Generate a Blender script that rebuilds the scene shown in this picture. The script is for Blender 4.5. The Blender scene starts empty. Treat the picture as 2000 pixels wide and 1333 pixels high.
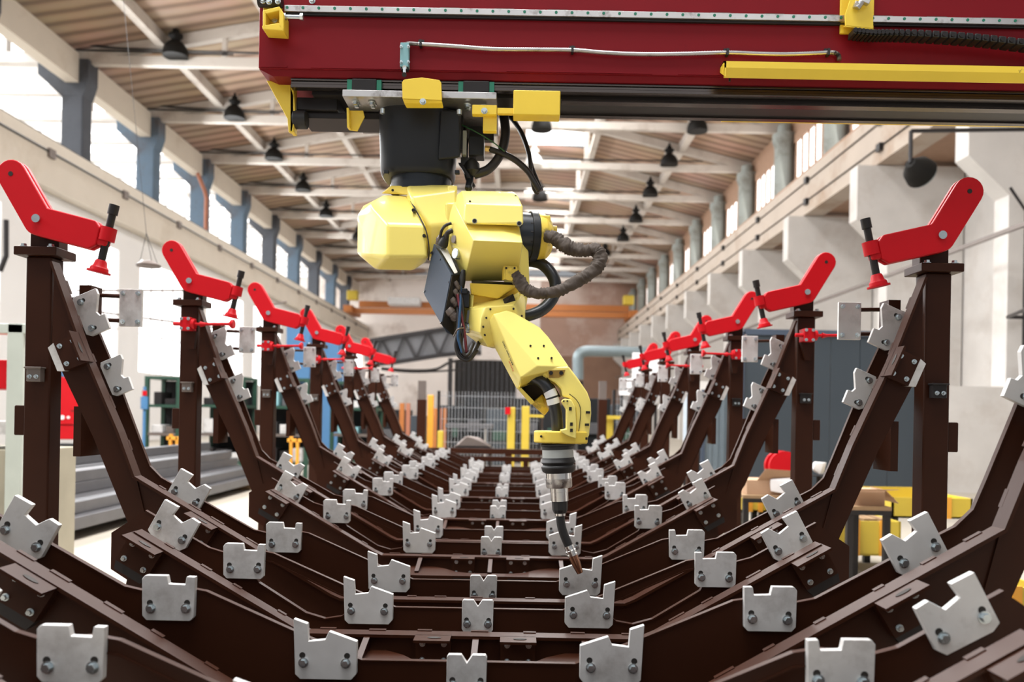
import bpy, bmesh, math, random
from mathutils import Vector, Matrix
R=math.radians
random.seed(7)
COL=bpy.context.scene.collection
H=1.45; F=1600.0; PX,PY=1011.0,810.0; ROLL=0.0183
cr,sr=math.cos(ROLL),math.sin(ROLL)
def P(px,py,Y):
    """photo pixel at distance Y in front of the camera -> world point"""
    x=px-PX; y=py-PY
    xd=cr*x+sr*y; yd=-sr*x+cr*y
    return Vector((xd*Y/F, Y, H-yd*Y/F))
# ---------------------------------------------------------------- materials
MATS={}
def mat(name,col,rough=.5,metal=0.,var=.12,scale=6.,bump=0.,emit=None,estr=1.,dirt=None,dscale=3.,dlo=.55,dhi=.75,coat=0.,spec=.5,trans=0.):
    m=bpy.data.materials.new(name); m.use_nodes=True
    nt=m.node_tree; n=nt.nodes; l=nt.links
    b=n['Principled BSDF']
    b.inputs['Roughness'].default_value=rough; b.inputs['Metallic'].default_value=metal
    b.inputs['Coat Weight'].default_value=coat
    b.inputs['Specular IOR Level'].default_value=spec
    b.inputs['Transmission Weight'].default_value=trans
    tc=n.new('ShaderNodeTexCoord')
    nz=n.new('ShaderNodeTexNoise'); nz.inputs['Scale'].default_value=scale; nz.inputs['Detail'].default_value=6
    l.new(tc.outputs['Object'],nz.inputs['Vector'])
    mx=n.new('ShaderNodeMixRGB')
    mx.inputs[1].default_value=(*[max(0,c*(1-var)) for c in col],1)
    mx.inputs[2].default_value=(*[min(1,c*(1+var)) for c in col],1)
    l.new(nz.outputs['Fac'],mx.inputs[0])
    out=mx.outputs[0]
    if dirt:
        n2=n.new('ShaderNodeTexNoise'); n2.inputs['Scale'].default_value=dscale; n2.inputs['Detail'].default_value=10; n2.inputs['Roughness'].default_value=.65
        l.new(tc.outputs['Object'],n2.inputs['Vector'])
        rp=n.new('ShaderNodeValToRGB'); rp.color_ramp.elements[0].position=dlo; rp.color_ramp.elements[1].position=dhi
        l.new(n2.outputs['Fac'],rp.inputs['Fac'])
        m2=n.new('ShaderNodeMixRGB'); l.new(rp.outputs['Color'],m2.inputs[0]); l.new(out,m2.inputs[1]); m2.inputs[2].default_value=(*dirt,1)
        out=m2.outputs[0]
    l.new(out,b.inputs['Base Color'])
    if bump:
        bp=n.new('ShaderNodeBump'); bp.inputs['Strength'].default_value=bump; bp.inputs['Distance'].default_value=.01
        l.new(nz.outputs['Fac'],bp.inputs['Height']); l.new(bp.outputs['Normal'],b.inputs['Normal'])
    if emit:
        b.inputs['Emission Color'].default_value=(*emit,1); b.inputs['Emission Strength'].default_value=estr
    MATS[name]=m; return m
YEL=mat('yellow_paint',(.97,.80,.20),.30,var=.05,scale=4,dirt=(.40,.27,.05),dscale=5,dlo=.66,dhi=.9,coat=.3)
YELD=mat('yellow_worn_paint',(.85,.60,.05),.4,var=.08,scale=5,dirt=(.18,.11,.03),dscale=16,dlo=.68,dhi=.74)
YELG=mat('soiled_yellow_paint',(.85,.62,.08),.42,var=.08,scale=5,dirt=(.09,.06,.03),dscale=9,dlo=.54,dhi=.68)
REDB=mat('dark_red_beam_paint',(.19,.006,.011),.45,spec=.15,var=.14,scale=2.2,dirt=(.03,.004,.006),dscale=2.5,dlo=.66,dhi=.9)
RED=mat('bright_red_paint',(.50,.005,.011),.42,spec=.2,var=.08,scale=5)
BRN=mat('brown_primer_paint',(.032,.0098,.0045),.36,var=.2,scale=5,bump=.05,spec=.16)
ALU=mat('grey_zinc_plate',(.60,.585,.57),.45,.2,var=.14,scale=14,dirt=(.30,.27,.25),dscale=5,dlo=.5,dhi=.75)
ZINC=mat('zinc_bolt',(.62,.68,.70),.25,.9,var=.1,scale=40)
STEEL=mat('bare_steel',(.55,.53,.52),.28,.9,var=.2,scale=9,dirt=(.25,.22,.2),dscale=12,dlo=.55,dhi=.7)
RAILS=mat('oiled_rail_steel',(.10,.085,.08),.25,.9,var=.2)
CHROME=mat('polished_steel',(.72,.71,.7),.16,1.,var=.05)
DKST=mat('dark_steel',(.022,.019,.019),.4,.2,spec=.3,var=.2)
BLK=mat('black_casting',(.016,.017,.020),.4,spec=.3,var=.1,scale=9)
BLKB=mat('blue_black_ring',(.012,.016,.024),.3,var=.1)
RUB=mat('black_rubber',(.014,.013,.013),.5,var=.2)
HOSE=mat('black_hose_plastic',(.018,.020,.023),.3,var=.1)
VOID=mat('dark_interior',(.012,.008,.005),.7,var=.1)
BOXG=mat('slate_grey_box_paint',(.055,.070,.098),.5,spec=.2,var=.1,scale=3)
FAB=mat('brown_fabric_sleeve',(.075,.055,.042),.75,var=.25,scale=30,bump=.3)
WHT=mat('white_tape',(.8,.8,.8),.5,var=.03)
PALE=mat('worn_grey_collar',(.36,.37,.35),.45,var=.15,dirt=(.1,.08,.06),dscale=12,dlo=.6,dhi=.7)
TEAL=mat('teal_switch_plastic',(.22,.42,.45),.4,var=.05)
GREEN=mat('green_plug',(.01,.17,.10),.4,var=.05)
CABL=mat('dark_cable',(.02,.016,.015),.4,var=.1)
CABBLUE=mat('blue_cable',(.02,.07,.16),.35,var=.1)
CABRED=mat('dark_red_cable',(.16,.02,.03),.4,var=.1)
BRASS=mat('brass_fitting',(.5,.36,.2),.3,.8,var=.1)
COPPER=mat('heat_tinted_nozzle',(.36,.18,.11),.25,.9,var=.3,scale=30)
CONN=mat('brown_grey_connector',(.17,.14,.125),.4,.5,var=.15)
CONC=mat('white_washed_concrete',(.56,.53,.50),.85,var=.12,scale=1.5,bump=.1,dirt=(.42,.37,.33),dscale=.8,dlo=.5,dhi=.8)
CONCR=mat('cream_concrete_beam',(.60,.54,.46),.8,var=.08,scale=1.,dirt=(.45,.38,.3),dscale=.5,dlo=.55,dhi=.8)
TRUSS=mat('pale_truss_concrete',(.50,.45,.40),.8,var=.1,scale=1.,dirt=(.30,.24,.20),dscale=.7,dlo=.5,dhi=.8)
WALLW=mat('white_wall',(.78,.77,.76),.85,var=.06,scale=.5)
WALLB=mat('pinkish_brown_plaster',(.42,.27,.21),.85,var=.3,scale=.25,dirt=(.62,.50,.44),dscale=.12,dlo=.45,dhi=.6)
WALLE=mat('stained_white_plaster',(.85,.78,.73),.85,var=.12,scale=.3,dirt=(.45,.36,.31),dscale=.2,dlo=.52,dhi=.7)
BRK=mat('brown_wall_panel',(.26,.15,.10),.8,var=.25,scale=.7)
FLR=mat('pale_concrete_floor',(.38,.34,.28),.6,var=.1,scale=.6,dirt=(.28,.25,.22),dscale=.4,dlo=.5,dhi=.8)
COLB=mat('weathered_blue_column',(.10,.155,.22),.7,var=.3,scale=1.2,dirt=(.07,.06,.06),dscale=.6,dlo=.45,dhi=.7)
COLD=mat('dark_blue_grey_column',(.075,.085,.105),.7,var=.3,scale=1.2,dirt=(.03,.03,.035),dscale=.6,dlo=.45,dhi=.7)
COLG=mat('green_grey_column',(.25,.27,.25),.7,var=.25,scale=1.,dirt=(.09,.07,.05),dscale=.7,dlo=.5,dhi=.7)
RUST=mat('rusty_pipe_paint',(.36,.14,.08),.6,var=.2)
LAMP=mat('dark_lamp_enamel',(.008,.007,.006),.6,spec=.15,var=.1)
LAMPW=mat('white_lamp_enamel',(.8,.78,.74),.4,var=.05)
ORNG=mat('orange_crane_paint',(.42,.14,.03),.5,var=.1)
SLATE=mat('slate_sheet_partition',(.030,.040,.050),.5,var=.15,scale=.8)
CABG=mat('pale_grey_green_paint',(.42,.45,.40),.5,var=.1)
GRN=mat('dark_green_rack_paint',(.012,.05,.03),.5,var=.15)
ORNY=mat('orange_yellow_stand_paint',(.72,.32,.03),.5,var=.1)
YELB=mat('yellow_bin_paint',(.55,.40,.04),.5,var=.12,scale=4)
WOOD=mat('brown_offcut_wood',(.26,.16,.08),.7,var=.4,scale=9)
CARD=mat('cardboard',(.46,.29,.18),.8,var=.1)
PAPER=mat('white_paper',(.8,.78,.78),.8,var=.05)
TUBE=mat('grey_steel_tube',(.12,.118,.125),.4,.5,var=.2,scale=5)
DUCT=mat('silver_duct',(.20,.245,.26),.45,.4,var=.1)
MESHM=mat('grey_fence_wire',(.35,.36,.38),.5,.3)
DARKD=mat('dark_door_leaf',(.010,.007,.006),.7,var=.3,scale=1.5)
TARP=mat('grey_tarp',(.15,.15,.16),.7,var=.25,scale=1.)
BLUEP=mat('blue_panel_paint',(.06,.18,.36),.5,var=.1)
WINB=mat('bright_window_glazing',(.8,.82,.85),.3,emit=(1,1,1),estr=2.4)
WINR=mat('frosted_window_glazing',(.8,.82,.85),.3,emit=(1,.99,.97),estr=2.0)
SKYL=mat('skylight_glazing',(.8,.82,.85),.3,emit=(1,1,1),estr=3.0)
WFRM=mat('brown_window_frame',(.33,.20,.13),.6,var=.2)
BLACKT=mat('black_lettering',(.02,.02,.02),.5); REDT=mat('red_lettering',(.6,.03,.02),.5)
def slabmat():
    m=mat('ribbed_ceiling_slab',(.40,.27,.18),.85,var=.1,scale=.4)
    nt=m.node_tree; n=nt.nodes; l=nt.links; b=n['Principled BSDF']
    tc=n.new('ShaderNodeTexCoord'); w=n.new('ShaderNodeTexWave'); w.bands_direction='Y'; w.inputs['Scale'].default_value=.42; w.inputs['Distortion'].default_value=1.0; w.inputs['Detail'].default_value=3
    l.new(tc.outputs['Object'],w.inputs['Vector'])
    rp=n.new('ShaderNodeValToRGB'); e=rp.color_ramp.elements; e[0].position=.05; e[0].color=(.12,.07,.045,1); e[1].position=.4; e[1].color=(.36,.235,.155,1)
    x=e.new(.85); x.color=(.47,.33,.24,1)
    l.new(w.outputs['Fac'],rp.inputs['Fac'])
    nz=n.new('ShaderNodeTexNoise'); nz.inputs['Scale'].default_value=.35; l.new(tc.outputs['Object'],nz.inputs['Vector'])
    m2=n.new('ShaderNodeMixRGB'); m2.blend_type='MULTIPLY'; m2.inputs[0].default_value=.5
    l.new(rp.outputs['Color'],m2.inputs[1]); l.new(nz.outputs['Color'],m2.inputs[2])
    m3=n.new('ShaderNodeMixRGB'); m3.inputs[0].default_value=.3; m3.inputs[2].default_value=(.42,.29,.21,1); l.new(m2.outputs[0],m3.inputs[1])
    l.new(m3.outputs[0],b.inputs['Base Color']); return m
SLAB=slabmat()
AMB=mat('dark_amber_recess',(.30,.17,.02),.5,var=.3,scale=20)  # darker, uneven amber for the wrist recess
TANC=mat('tan_concrete_beam',(.43,.36,.30),.8,var=.12,scale=.8,dirt=(.30,.20,.13),dscale=.35,dlo=.55,dhi=.75)
MACH=mat('dark_machine_paint',(.012,.013,.014),.6,var=.3,scale=2,spec=.2)
# ---------------------------------------------------------------- mesh builder
class MB:
    def __init__(s): s.bm=bmesh.new()
    def _new(s,vs): return [s.bm.verts.new(v) for v in vs]
    def box(s,c,size,rot=None):
        c=Vector(c); hx,hy,hz=[d/2 for d in size]; M=rot or Matrix.Identity(3)
        v=s._new([c+M@Vector((a*hx,b*hy,d*hz)) for a in(-1,1) for b in(-1,1) for d in(-1,1)])
        for f in((0,1,3,2),(4,6,7,5),(0,4,5,1),(2,3,7,6),(0,2,6,4),(1,5,7,3)): s.bm.faces.new([v[i] for i in f])
        return s
    def span(s,a,b):
        a=Vector(a);b=Vector(b); return s.box((a+b)/2,[abs(b[i]-a[i]) for i in range(3)])
    def hull(s,pts):
        v=s._new(pts); r=bmesh.ops.convex_hull(s.bm,input=v)
        dead=[e for e in r['geom_interior'] if isinstance(e,bmesh.types.BMVert)]
        bmesh.ops.delete(s.bm,geom=dead,context='VERTS')
        bmesh.ops.dissolve_limit(s.bm,angle_limit=R(2),verts=s.bm.verts[:],edges=s.bm.edges[:]) if len(s.bm.verts)<200 else None
        return s
    def prism(s,pts,vec):
        """planar polygon (3D points) extruded along vec"""
        vec=Vector(vec); a=s._new(pts); b=s._new([Vector(p)+vec for p in pts]); n=len(a)
        s.bm.faces.new(a); s.bm.faces.new(b[::-1])
        for i in range(n): s.bm.faces.new([a[i],b[i],b[(i+1)%n],a[(i+1)%n]])
        return s
    def xz(s,pts,y0,y1): return s.prism([(x,y0,z) for x,z in pts],(0,y1-y0,0))
    def xy(s,pts,z0,z1): return s.prism([(x,y,z0) for x,y in pts],(0,0,z1-z0))
    def ring(s,c,t,r,seg,up=None):
        t=t.normalized(); u=up or Vector((0,0,1))
        if abs(t.dot(u))>.95: u=Vector((0,1,0))
        a=t.cross(u).normalized(); b=a.cross(t)
        return s._new([c+(a*math.cos(2*math.pi*k/seg)+b*math.sin(2*math.pi*k/seg))*r for k in range(seg)])
    def skin(s,rings,cap=True):
        for A,B in zip(rings,rings[1:]):
            n=len(A)
            for k in range(n): s.bm.faces.new([A[k],A[(k+1)%n],B[(k+1)%n],B[k]])
        if cap:
            s.bm.faces.new(rings[0][::-1]); s.bm.faces.new(rings[-1])
        return s
    def cyl(s,p0,p1,r0,r1=None,seg=16):
        p0=Vector(p0);p1=Vector(p1); r1=r0 if r1 is None else r1; t=p1-p0
        return s.skin([s.ring(p0,t,r0,seg),s.ring(p1,t,r1,seg)])
    def lathe(s,p0,p1,prof,seg=24):
        """prof: list of (t along axis 0..1, radius)"""
        p0=Vector(p0);p1=Vector(p1);t=p1-p0
        return s.skin([s.ring(p0+t*a,t,max(r,1e-4),seg) for a,r in prof])
    def tube(s,pts,r,seg=10,n=0,corr=0,pitch=2,wr=0):
        pts=[Vector(p) for p in pts]
        if n: pts=spline(pts,n)
        rings=[]; N=len(pts); u=None
        for i,p in enumerate(pts):
            t=(pts[min(i+1,N-1)]-pts[max(i-1,0)]).normalized()
            if u is None:
                u=Vector((0,0,1)) if abs(t.z)<.9 else Vector((0,1,0))
            a=t.cross(u).normalized(); b=a.cross(t).normalized(); u=b
            rr=(r[int(i*len(r)/N)] if isinstance(r,(list,tuple)) else r)
            if corr: rr*=1+(corr if (i%pitch)==0 else -corr)
            ring=[]
            for k in range(seg):
                q=rr
                if wr: q*=1+wr*(.6*math.sin(i*1.1+k*.9+math.sin(i*.37)*3)+.5*random.uniform(-1,1))
                ring.append(s.bm.verts.new(p+(a*math.cos(2*math.pi*k/seg)+b*math.sin(2*math.pi*k/seg))*q))
            rings.append(ring)
        return s.skin(rings)
    def bar(s,p0,p1,w,h=None,up=(0,0,1)):
        p0=Vector(p0);p1=Vector(p1); h=h or w; t=(p1-p0); L=t.length; t.normalize(); u=Vector(up)
        if abs(t.dot(u))>.95: u=Vector((0,1,0))
        a=t.cross(u).normalized(); b=a.cross(t).normalized()
        M=Matrix((a,t,b)).transposed()
        return s.box((p0+p1)/2,(w,L,h),M)
    def build(s,name,m,parent=None,bevel=0,seg=2,smooth=False,angle=30):
        bm=s.bm
        bmesh.ops.recalc_face_normals(bm,faces=bm.faces[:])
        if parent is not None:
            bm.transform(wmat(parent).inverted())
        me=bpy.data.meshes.new(name); bm.to_mesh(me); bm.free(); s.bm=None
        me.materials.append(m)
        o=bpy.data.objects.new(name,me); COL.objects.link(o)
        if parent is not None: o.parent=parent
        if bevel:
            b=o.modifiers.new('bevel','BEVEL'); b.width=bevel; b.segments=seg; b.limit_method='ANGLE'; b.angle_limit=R(25); b.use_clamp_overlap=True
            for p in me.polygons: p.use_smooth=True
            b.harden_normals=True
        elif smooth:
            me.set_sharp_from_angle(angle=R(angle)) if hasattr(me,'set_sharp_from_angle') else None
            for p in me.polygons: p.use_smooth=True
            me.set_sharp_from_angle(angle=R(angle))
        return o
def spline(p,n):
    out=[]; q=[p[0]*2-p[1]]+p+[p[-1]*2-p[-2]]
    seg=len(p)-1; per=max(1,n//seg)
    for i in range(seg):
        a,b,c,d=q[i],q[i+1],q[i+2],q[i+3]
        for k in range(per):
            t=k/per
            out.append(.5*((2*b)+(c-a)*t+(2*a-5*b+4*c-d)*t*t+(3*b-a-3*c+d)*t**3))
    out.append(p[-1]); return out
def wmat(o):
    M=Matrix.Identity(4)
    while o is not None:
        M=Matrix.LocRotScale(o.location,o.rotation_euler,o.scale)@M; o=o.parent
    return M
def tag(o,label=None,cat=None,group=None,kind=None):
    if label: o['label']=label
    if cat: o['category']=cat
    if group: o['group']=group
    if kind: o['kind']=kind
    return o
def thing(name,loc,label,cat,group=None,rz=0):
    o=bpy.data.objects.new(name,None); COL.objects.link(o); o.empty_display_size=.1
    o.location=loc; o.rotation_euler=(0,0,rz)
    return tag(o,label,cat,group)
def kids(o): return [c for c in COL.objects if c.parent==o]
def copy_tree(o,parent=None,cm=None):
    if cm is None:
        cm={}
        for c in COL.objects:
            if c.parent: cm.setdefault(c.parent.name,[]).append(c)
    def rec(a,par):
        c=a.copy(); COL.objects.link(c); c.parent=par
        for ch in cm.get(a.name,[]): rec(ch,c)
        return c
    return rec(o,parent)
def struct(o): o['kind']='structure'; return o
# ================================================================ THE JIG
XC=-.125
def flange_strip(mb,path,y0,y1,th):
    """bent plate following an XZ path"""
    n=len(path); nor=[]
    for i in range(n):
        a=Vector((path[max(i-1,0)][0],path[max(i-1,0)][1])); b=Vector((path[min(i+1,n-1)][0],path[min(i+1,n-1)][1]))
        t=(b-a).normalized(); nor.append(Vector((-t.y,t.x)))
    top=[(path[i][0]+nor[i].x*th/2,path[i][1]+nor[i].y*th/2) for i in range(n)]
    bot=[(path[i][0]-nor[i].x*th/2,path[i][1]-nor[i].y*th/2) for i in range(n)]
    for i in range(n-1): mb.xz([top[i],top[i+1],bot[i+1],bot[i]],y0,y1)
def Z(*pts): return [(x,z+H) for x,z in pts]
def mir(pts): return [(-x,z) for x,z in pts]
FL=Z((1.725,.57),(1.60,.235),(1.45,-.10),(1.383,-.275),(.60,-.725),(.56,-.742))   # up-beam flange, right half
FLL=Z((1.14,-.415),(.60,-.725),(.56,-.742))
LEGO=Z((1.73,.22),(1.56,-.12),(1.39,-.52),(1.36,-.60),(1.05,-.86),(.6,-1.1))
def bolt(c,r=.011,parent=None,name='bolt',d=(0,-1,0)):
    m=MB(); c=Vector(c); d=Vector(d)
    m.cyl(c,c+d*.003,r*1.35,seg=14); m.cyl(c+d*.003,c+d*.013,r,r*.9,seg=6)
    return m.build(name,ZINC,parent)
PT={}
def outl(kind):
    if kind=='notch': p=[(-.5,.42),(-.44,.5),(-.03,.49),(0,.31),(.31,.29),(.34,.47),(.5,.46),(.47,-.42),(.40,-.5),(-.42,-.48),(-.5,-.38)]; s=(.148,.128)
    if kind=='center': p=[(-.5,.44),(-.46,.5),(-.14,.5),(0,.30),(.14,.5),(.46,.5),(.5,.44),(.49,-.4),(.40,-.5),(-.42,-.5),(-.5,-.38)]; s=(.112,.118)
    if kind=='special': p=[(-.5,.5),(-.28,.42),(-.26,.13),(.0,.16),(.06,.30),(.5,.14),(.5,-.40),(.42,-.5),(-.38,-.5),(-.46,-.42)]; s=(.178,.168)
    if kind=='knee': p=[(-.5,.5),(-.12,.5),(-.16,.24),(.12,.17),(.28,.42),(.5,.40),(.5,-.36),(.40,-.5),(-.36,-.5),(-.5,-.42)]; s=(.15,.135)
    if kind=='leg': p=[(-.5,.5),(-.36,.5),(.02,.17),(.13,.24),(.14,.44),(.5,.41),(.5,-.35),(.42,-.5),(-.40,-.5),(-.5,-.42)]; s=(.168,.105)
    return p,s
def plate(parent,kind,x,z,ang,y,flip=False,s=1.,pitchy=0):
    p,(w,h)=outl(kind); w*=s; h*=s
    c,sn=math.cos(ang),math.sin(ang)
    def tr(u,v):
        if flip: u=-u
        u*=w; v*=h
        return (x+u*c-v*sn, z+u*sn+v*c)
    m=MB(); m.xz([tr(u,v) for u,v in p],y-.018,y)
    o=m.build('locator_plate',ALU,None,bevel=.0015,seg=1)
    for u in(-.33,.33):
        bx,bz=tr(u,-.22)
        b=bolt((bx,y-.018,bz),.0105); b.parent=o
        sx,sz=tr(u+.02*(1 if u>0 else -1),-.10)
        k=MB(); k.cyl((sx,y-.0188,sz),(sx,y-.0178,sz),.0085,seg=12); ko=k.build('slot_hole',VOID,None); ko.parent=o
    o.parent=parent
    return o
def bracket(parent,x,z,ang,y,s=1.,foot=DKST):
    """folded angle bracket with a slotted top flange and four bolts; x,z = top middle, ang = tilt of the flange"""
    c,sn=math.cos(ang),math.sin(ang)
    def tr(u,v): return (x+u*c-v*sn,z+u*sn+v*c)
    w=.062*s; h=.105*s
    m=MB()
    m.xz([tr(-w,0),tr(w,0),tr(w*.95,-h),tr(-w*.95,-h)],y-.035,y-.028)
    m.xz([tr(-w,0),tr(w,0),tr(w,-.008),tr(-w,-.008)],y-.10,y)
    m.xz([tr(-w,-.004),tr(-w+.006,-.004),tr(-w*.95+.006,-h),tr(-w*.95,-h)],y-.034,y)
    m.xz([tr(w,-.004),tr(w-.006,-.004),tr(w*.95-.006,-h),tr(w*.95,-h)],y-.034,y)
    o=m.build('angle_bracket',BRN,None)
    e=MB(); e.xz([tr(-w*.95,-h),tr(w*.95,-h),tr(w*.8,-h-.028*s),tr(-w*.8,-h-.028*s)],y-.034,y-.002); eo=e.build('bracket_foot',foot,None); eo.parent=o
    for u in(-.6,.6):
        for v in(-.28,-.82):
            bx,bz=tr(u*w,v*h)
            b=bolt((bx,y-.035,bz),.0075); b.parent=o
    k=MB(); cx,cz=tr(.006,.0012)
    k.prism([(tr(.006+.022*math.cos(a),.0008)[0],y-.065+.009*math.sin(a),tr(.006+.022*math.cos(a),.0008)[1]) for a in[i*math.pi/6 for i in range(12)]],(0,0,.0012))
    ko=k.build('slot_hole',VOID,None); ko.parent=o
    o.parent=parent; return o
def weld_tabs(mb,path,y,step=.13):
    for (x0,z0),(x1,z1) in zip(path,path[1:]):
        L=math.hypot(x1-x0,z1-z0); n=int(L/step)
        for i in range(n):
            t=(i+.5+random.uniform(-.25,.25))/n; a=math.atan2(z1-z0,x1-x0)
            M=Matrix.Rotation(-a,3,'Y')
            mb.box((x0+(x1-x0)*t,y+random.uniform(-.004,.004),z0+(z1-z0)*t+.004),(random.uniform(.03,.06),.016,.008),M)
WEB=Z((.30,-.70),(.45,-.64),(.74,-.515),(.80,-.505),(.90,-.52),(.97,-.505),(1.19,-.385),(1.36,-.295),(1.41,-.245),(1.445,-.16),(1.585,.20),(1.705,.47))
WEBO=Z((1.79,.44),(1.72,.10),(1.56,-.25),(1.50,-.40),(1.36,-.60),(1.05,-.86),(.6,-1.10))
def arc_hole(n=12):
    # lens-shaped lightening hole in a cross rib
    return Z((.44,-.675),(.50,-.655),(.74,-.545),(.80,-.535),(.815,-.575),(.79,-.62),(.62,-.725),(.55,-.745),(.49,-.735),(.445,-.70))
def make_frame():
    t=thing('assembly_jig',(0,0,0),'x','jig frame')
    # full width bent beam with legs
    m=MB(); top=FL+mir(FL)[::-1]; 
    low=LEGO+mir(LEGO)[::-1]
    # right leg polygon, centre polygon, left leg polygon
    for sg in(1,-1):
        leg=[(sg*x,z) for x,z in FL[:4]+LEGO[:4][::-1]]
        m.xz(leg,0,.012)
        sl=[(sg*x,z) for x,z in FL[3:5]+[LEGO[5]]+LEGO[4:5]+[LEGO[3]]]
        m.xz(sl,0,.012)
    m.xz([FL[4],FL[5],(-FL[5][0],FL[5][1]),(-FL[4][0],FL[4][1]),(-.6,H-1.1),(.6,H-1.1)],0,.012)
    m.build('bent_beam',BRN,t)
    m=MB(); flange_strip(m,FL[:4],-.03,.028,.010); flange_strip(m,mir(FL[:4]),-.03,.028,.010)
    pth=FL[3:]+mir(FL[3:])[::-1]; flange_strip(m,pth,-.03,.028,.010)
    weld_tabs(m,pth,.03,.15); weld_tabs(m,FL[:4],.03,.14); weld_tabs(m,mir(FL[:4]),.03,.14)
    m.build('top_flange',BRN,t)
    for sg in(1,-1):
        m=MB(); m.bar((sg*1.383,-.003,H-.29),(sg*1.30,-.003,H-.62),.006,.006); m.build('seam_weld',BRN,t)
    # flat rear web with the curved top edge
    m=MB(); yw=.17
    for sg in(1,-1):
        q=[(sg*x,z) for x,z in WEB]; o=[(sg*x,z) for x,z in WEBO]
        # leg
        m.xz(q[8:]+o[:4],yw,yw+.014)
        m.xz(q[:9]+[o[3]]+o[4:],yw,yw+.014)
    m.xz([WEB[0],(-WEB[0][0],WEB[0][1]),(-.6,H-1.1),(.6,H-1.1)],yw,yw+.014)
    m.build('rear_web',BRN,t)
    m=MB(); ed=WEB[:6]; 
    m2=[(x,z+.001) for x,z in WEB]
    flange_strip(m,m2+[],yw-.003,yw+.015,.004); flange_strip(m,mir(m2),yw-.003,yw+.015,.004); flange_strip(m,[m2[0],(-m2[0][0],m2[0][1])],yw-.003,yw+.015,.004)
    m.build('web_edge',BRN,t)
    # spacer between beam and rear web
    for sg in(1,-1):
        for c_,s_ in(((sg*1.63,.091,H-.10),(.03,.158,.2)),((sg*1.2,.091,H-.62),(.03,.158,.18)),((sg*.5,.091,H-.95),(.03,.158,.18))):
            m=MB(); m.box(c_,s_); m.build('spacer',BRN,t)
    for sg in(1,-1):
        f=sg<0
        plate(t,'special',sg*.40,H-.665,0,yw,flip=(sg>0))
        plate(t,'notch',sg*.838,H-.53,R(-1*sg),yw,flip=not f)
        plate(t,'knee',sg*1.238,H-.345,R(28*sg),yw,flip=not f and True or False)
        plate(t,'leg',sg*1.545,H+.13,R(66*sg),yw,flip=not f,s=.92)
        plate(t,'leg',sg*1.655,H+.39,R(66*sg),yw,flip=not f,s=1.05)
        bracket(t,sg*1.10,H-.435,R(30*sg),-.0)
        bracket(t,sg*1.585,H+.235,R(67*sg),-.0,foot=ALU)
    plate(t,'center',-.004,H-.732,0,yw)
    # posts
    for sg in(1,-1):
        m=MB(); m.span((sg*1.80-.052,.02,0),(sg*1.80+.052,.11,H+.598))
        po=m.build('post',BRN,t,bevel=.008,seg=2)
        m=MB(); m.span((sg*1.80-.085,-.01,H+.598),(sg*1.80+.085,.14,H+.632))
        co=m.build('collar_flange',BRN,None,bevel=.003,seg=1); co.parent=po
        m=MB(); m.span((sg*1.785-.058,.03,H+.632),(sg*1.785+.058,.10,H+.77)); 
        st=m.build('post_head',BRN,None,bevel=.004,seg=1); st.parent=po
        for bx in(-.055,.055):
            b=bolt((sg*1.80+bx,.01,H+.632),.012,d=(0,0,1)); b.parent=po
        m=MB(); m.span((sg*1.80-.14,.0,0),(sg*1.80+.14,.14,.012)); fp=m.build('foot_plate',BRN,None); fp.parent=po
        m=MB(); m.span((sg*1.80-.012*0-.05+.03,-.008,H+.10),(sg*1.80+.05,.02,H+.15)) if 0 else m.span((sg*1.795-.028,-.012,H+.095),(sg*1.795+.028,.02,H+.15)); m.span((sg*1.795-.034,-.022,H+.147),(sg*1.795+.034,.02,H+.154))
        cl=m.build('cable_clip',CONN if sg<0 else DKST,None,bevel=.002,seg=1); cl.parent=po
        for bx in(-.013,.013):
            b=bolt((sg*1.795+bx,-.012,H+.115),.0065); b.parent=po
        m=MB(); m.span((sg*1.852,.03,H-.12),(sg*1.895,.10,H+.0)); lg=m.build('side_lug',BRN,None,bevel=.004,seg=1); lg.parent=po
        # stop plate held out by two rods
        for zz in(.475,.37):
            m=MB(); m.cyl((sg*1.72,.26,H+zz+.005),(sg*1.55,.26,H+zz),.009,seg=8); m.build('stop_rod',BRN,t,smooth=True)
        m=MB(); m.box((sg*1.70,.23,H+.42),(.05,.09,.18)); m.build('rod_block',BRN,t)
        m=MB(); m.span((sg*1.535-.048,.24,H+.345),(sg*1.535+.048,.256,H+.505)); sp=m.build('stop_plate',ALU,t,bevel=.002,seg=1)
        for bx in(-.032,.032):
            for bz in(.365,.487):
                b=bolt((sg*1.535+bx,.24,H+bz),.0075); b.parent=sp
    return t
LOWB=Z((.30,-.70),(.45,-.64),(.74,-.515),(.80,-.505),(.90,-.52),(.97,-.50),(1.20,-.37))
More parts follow.
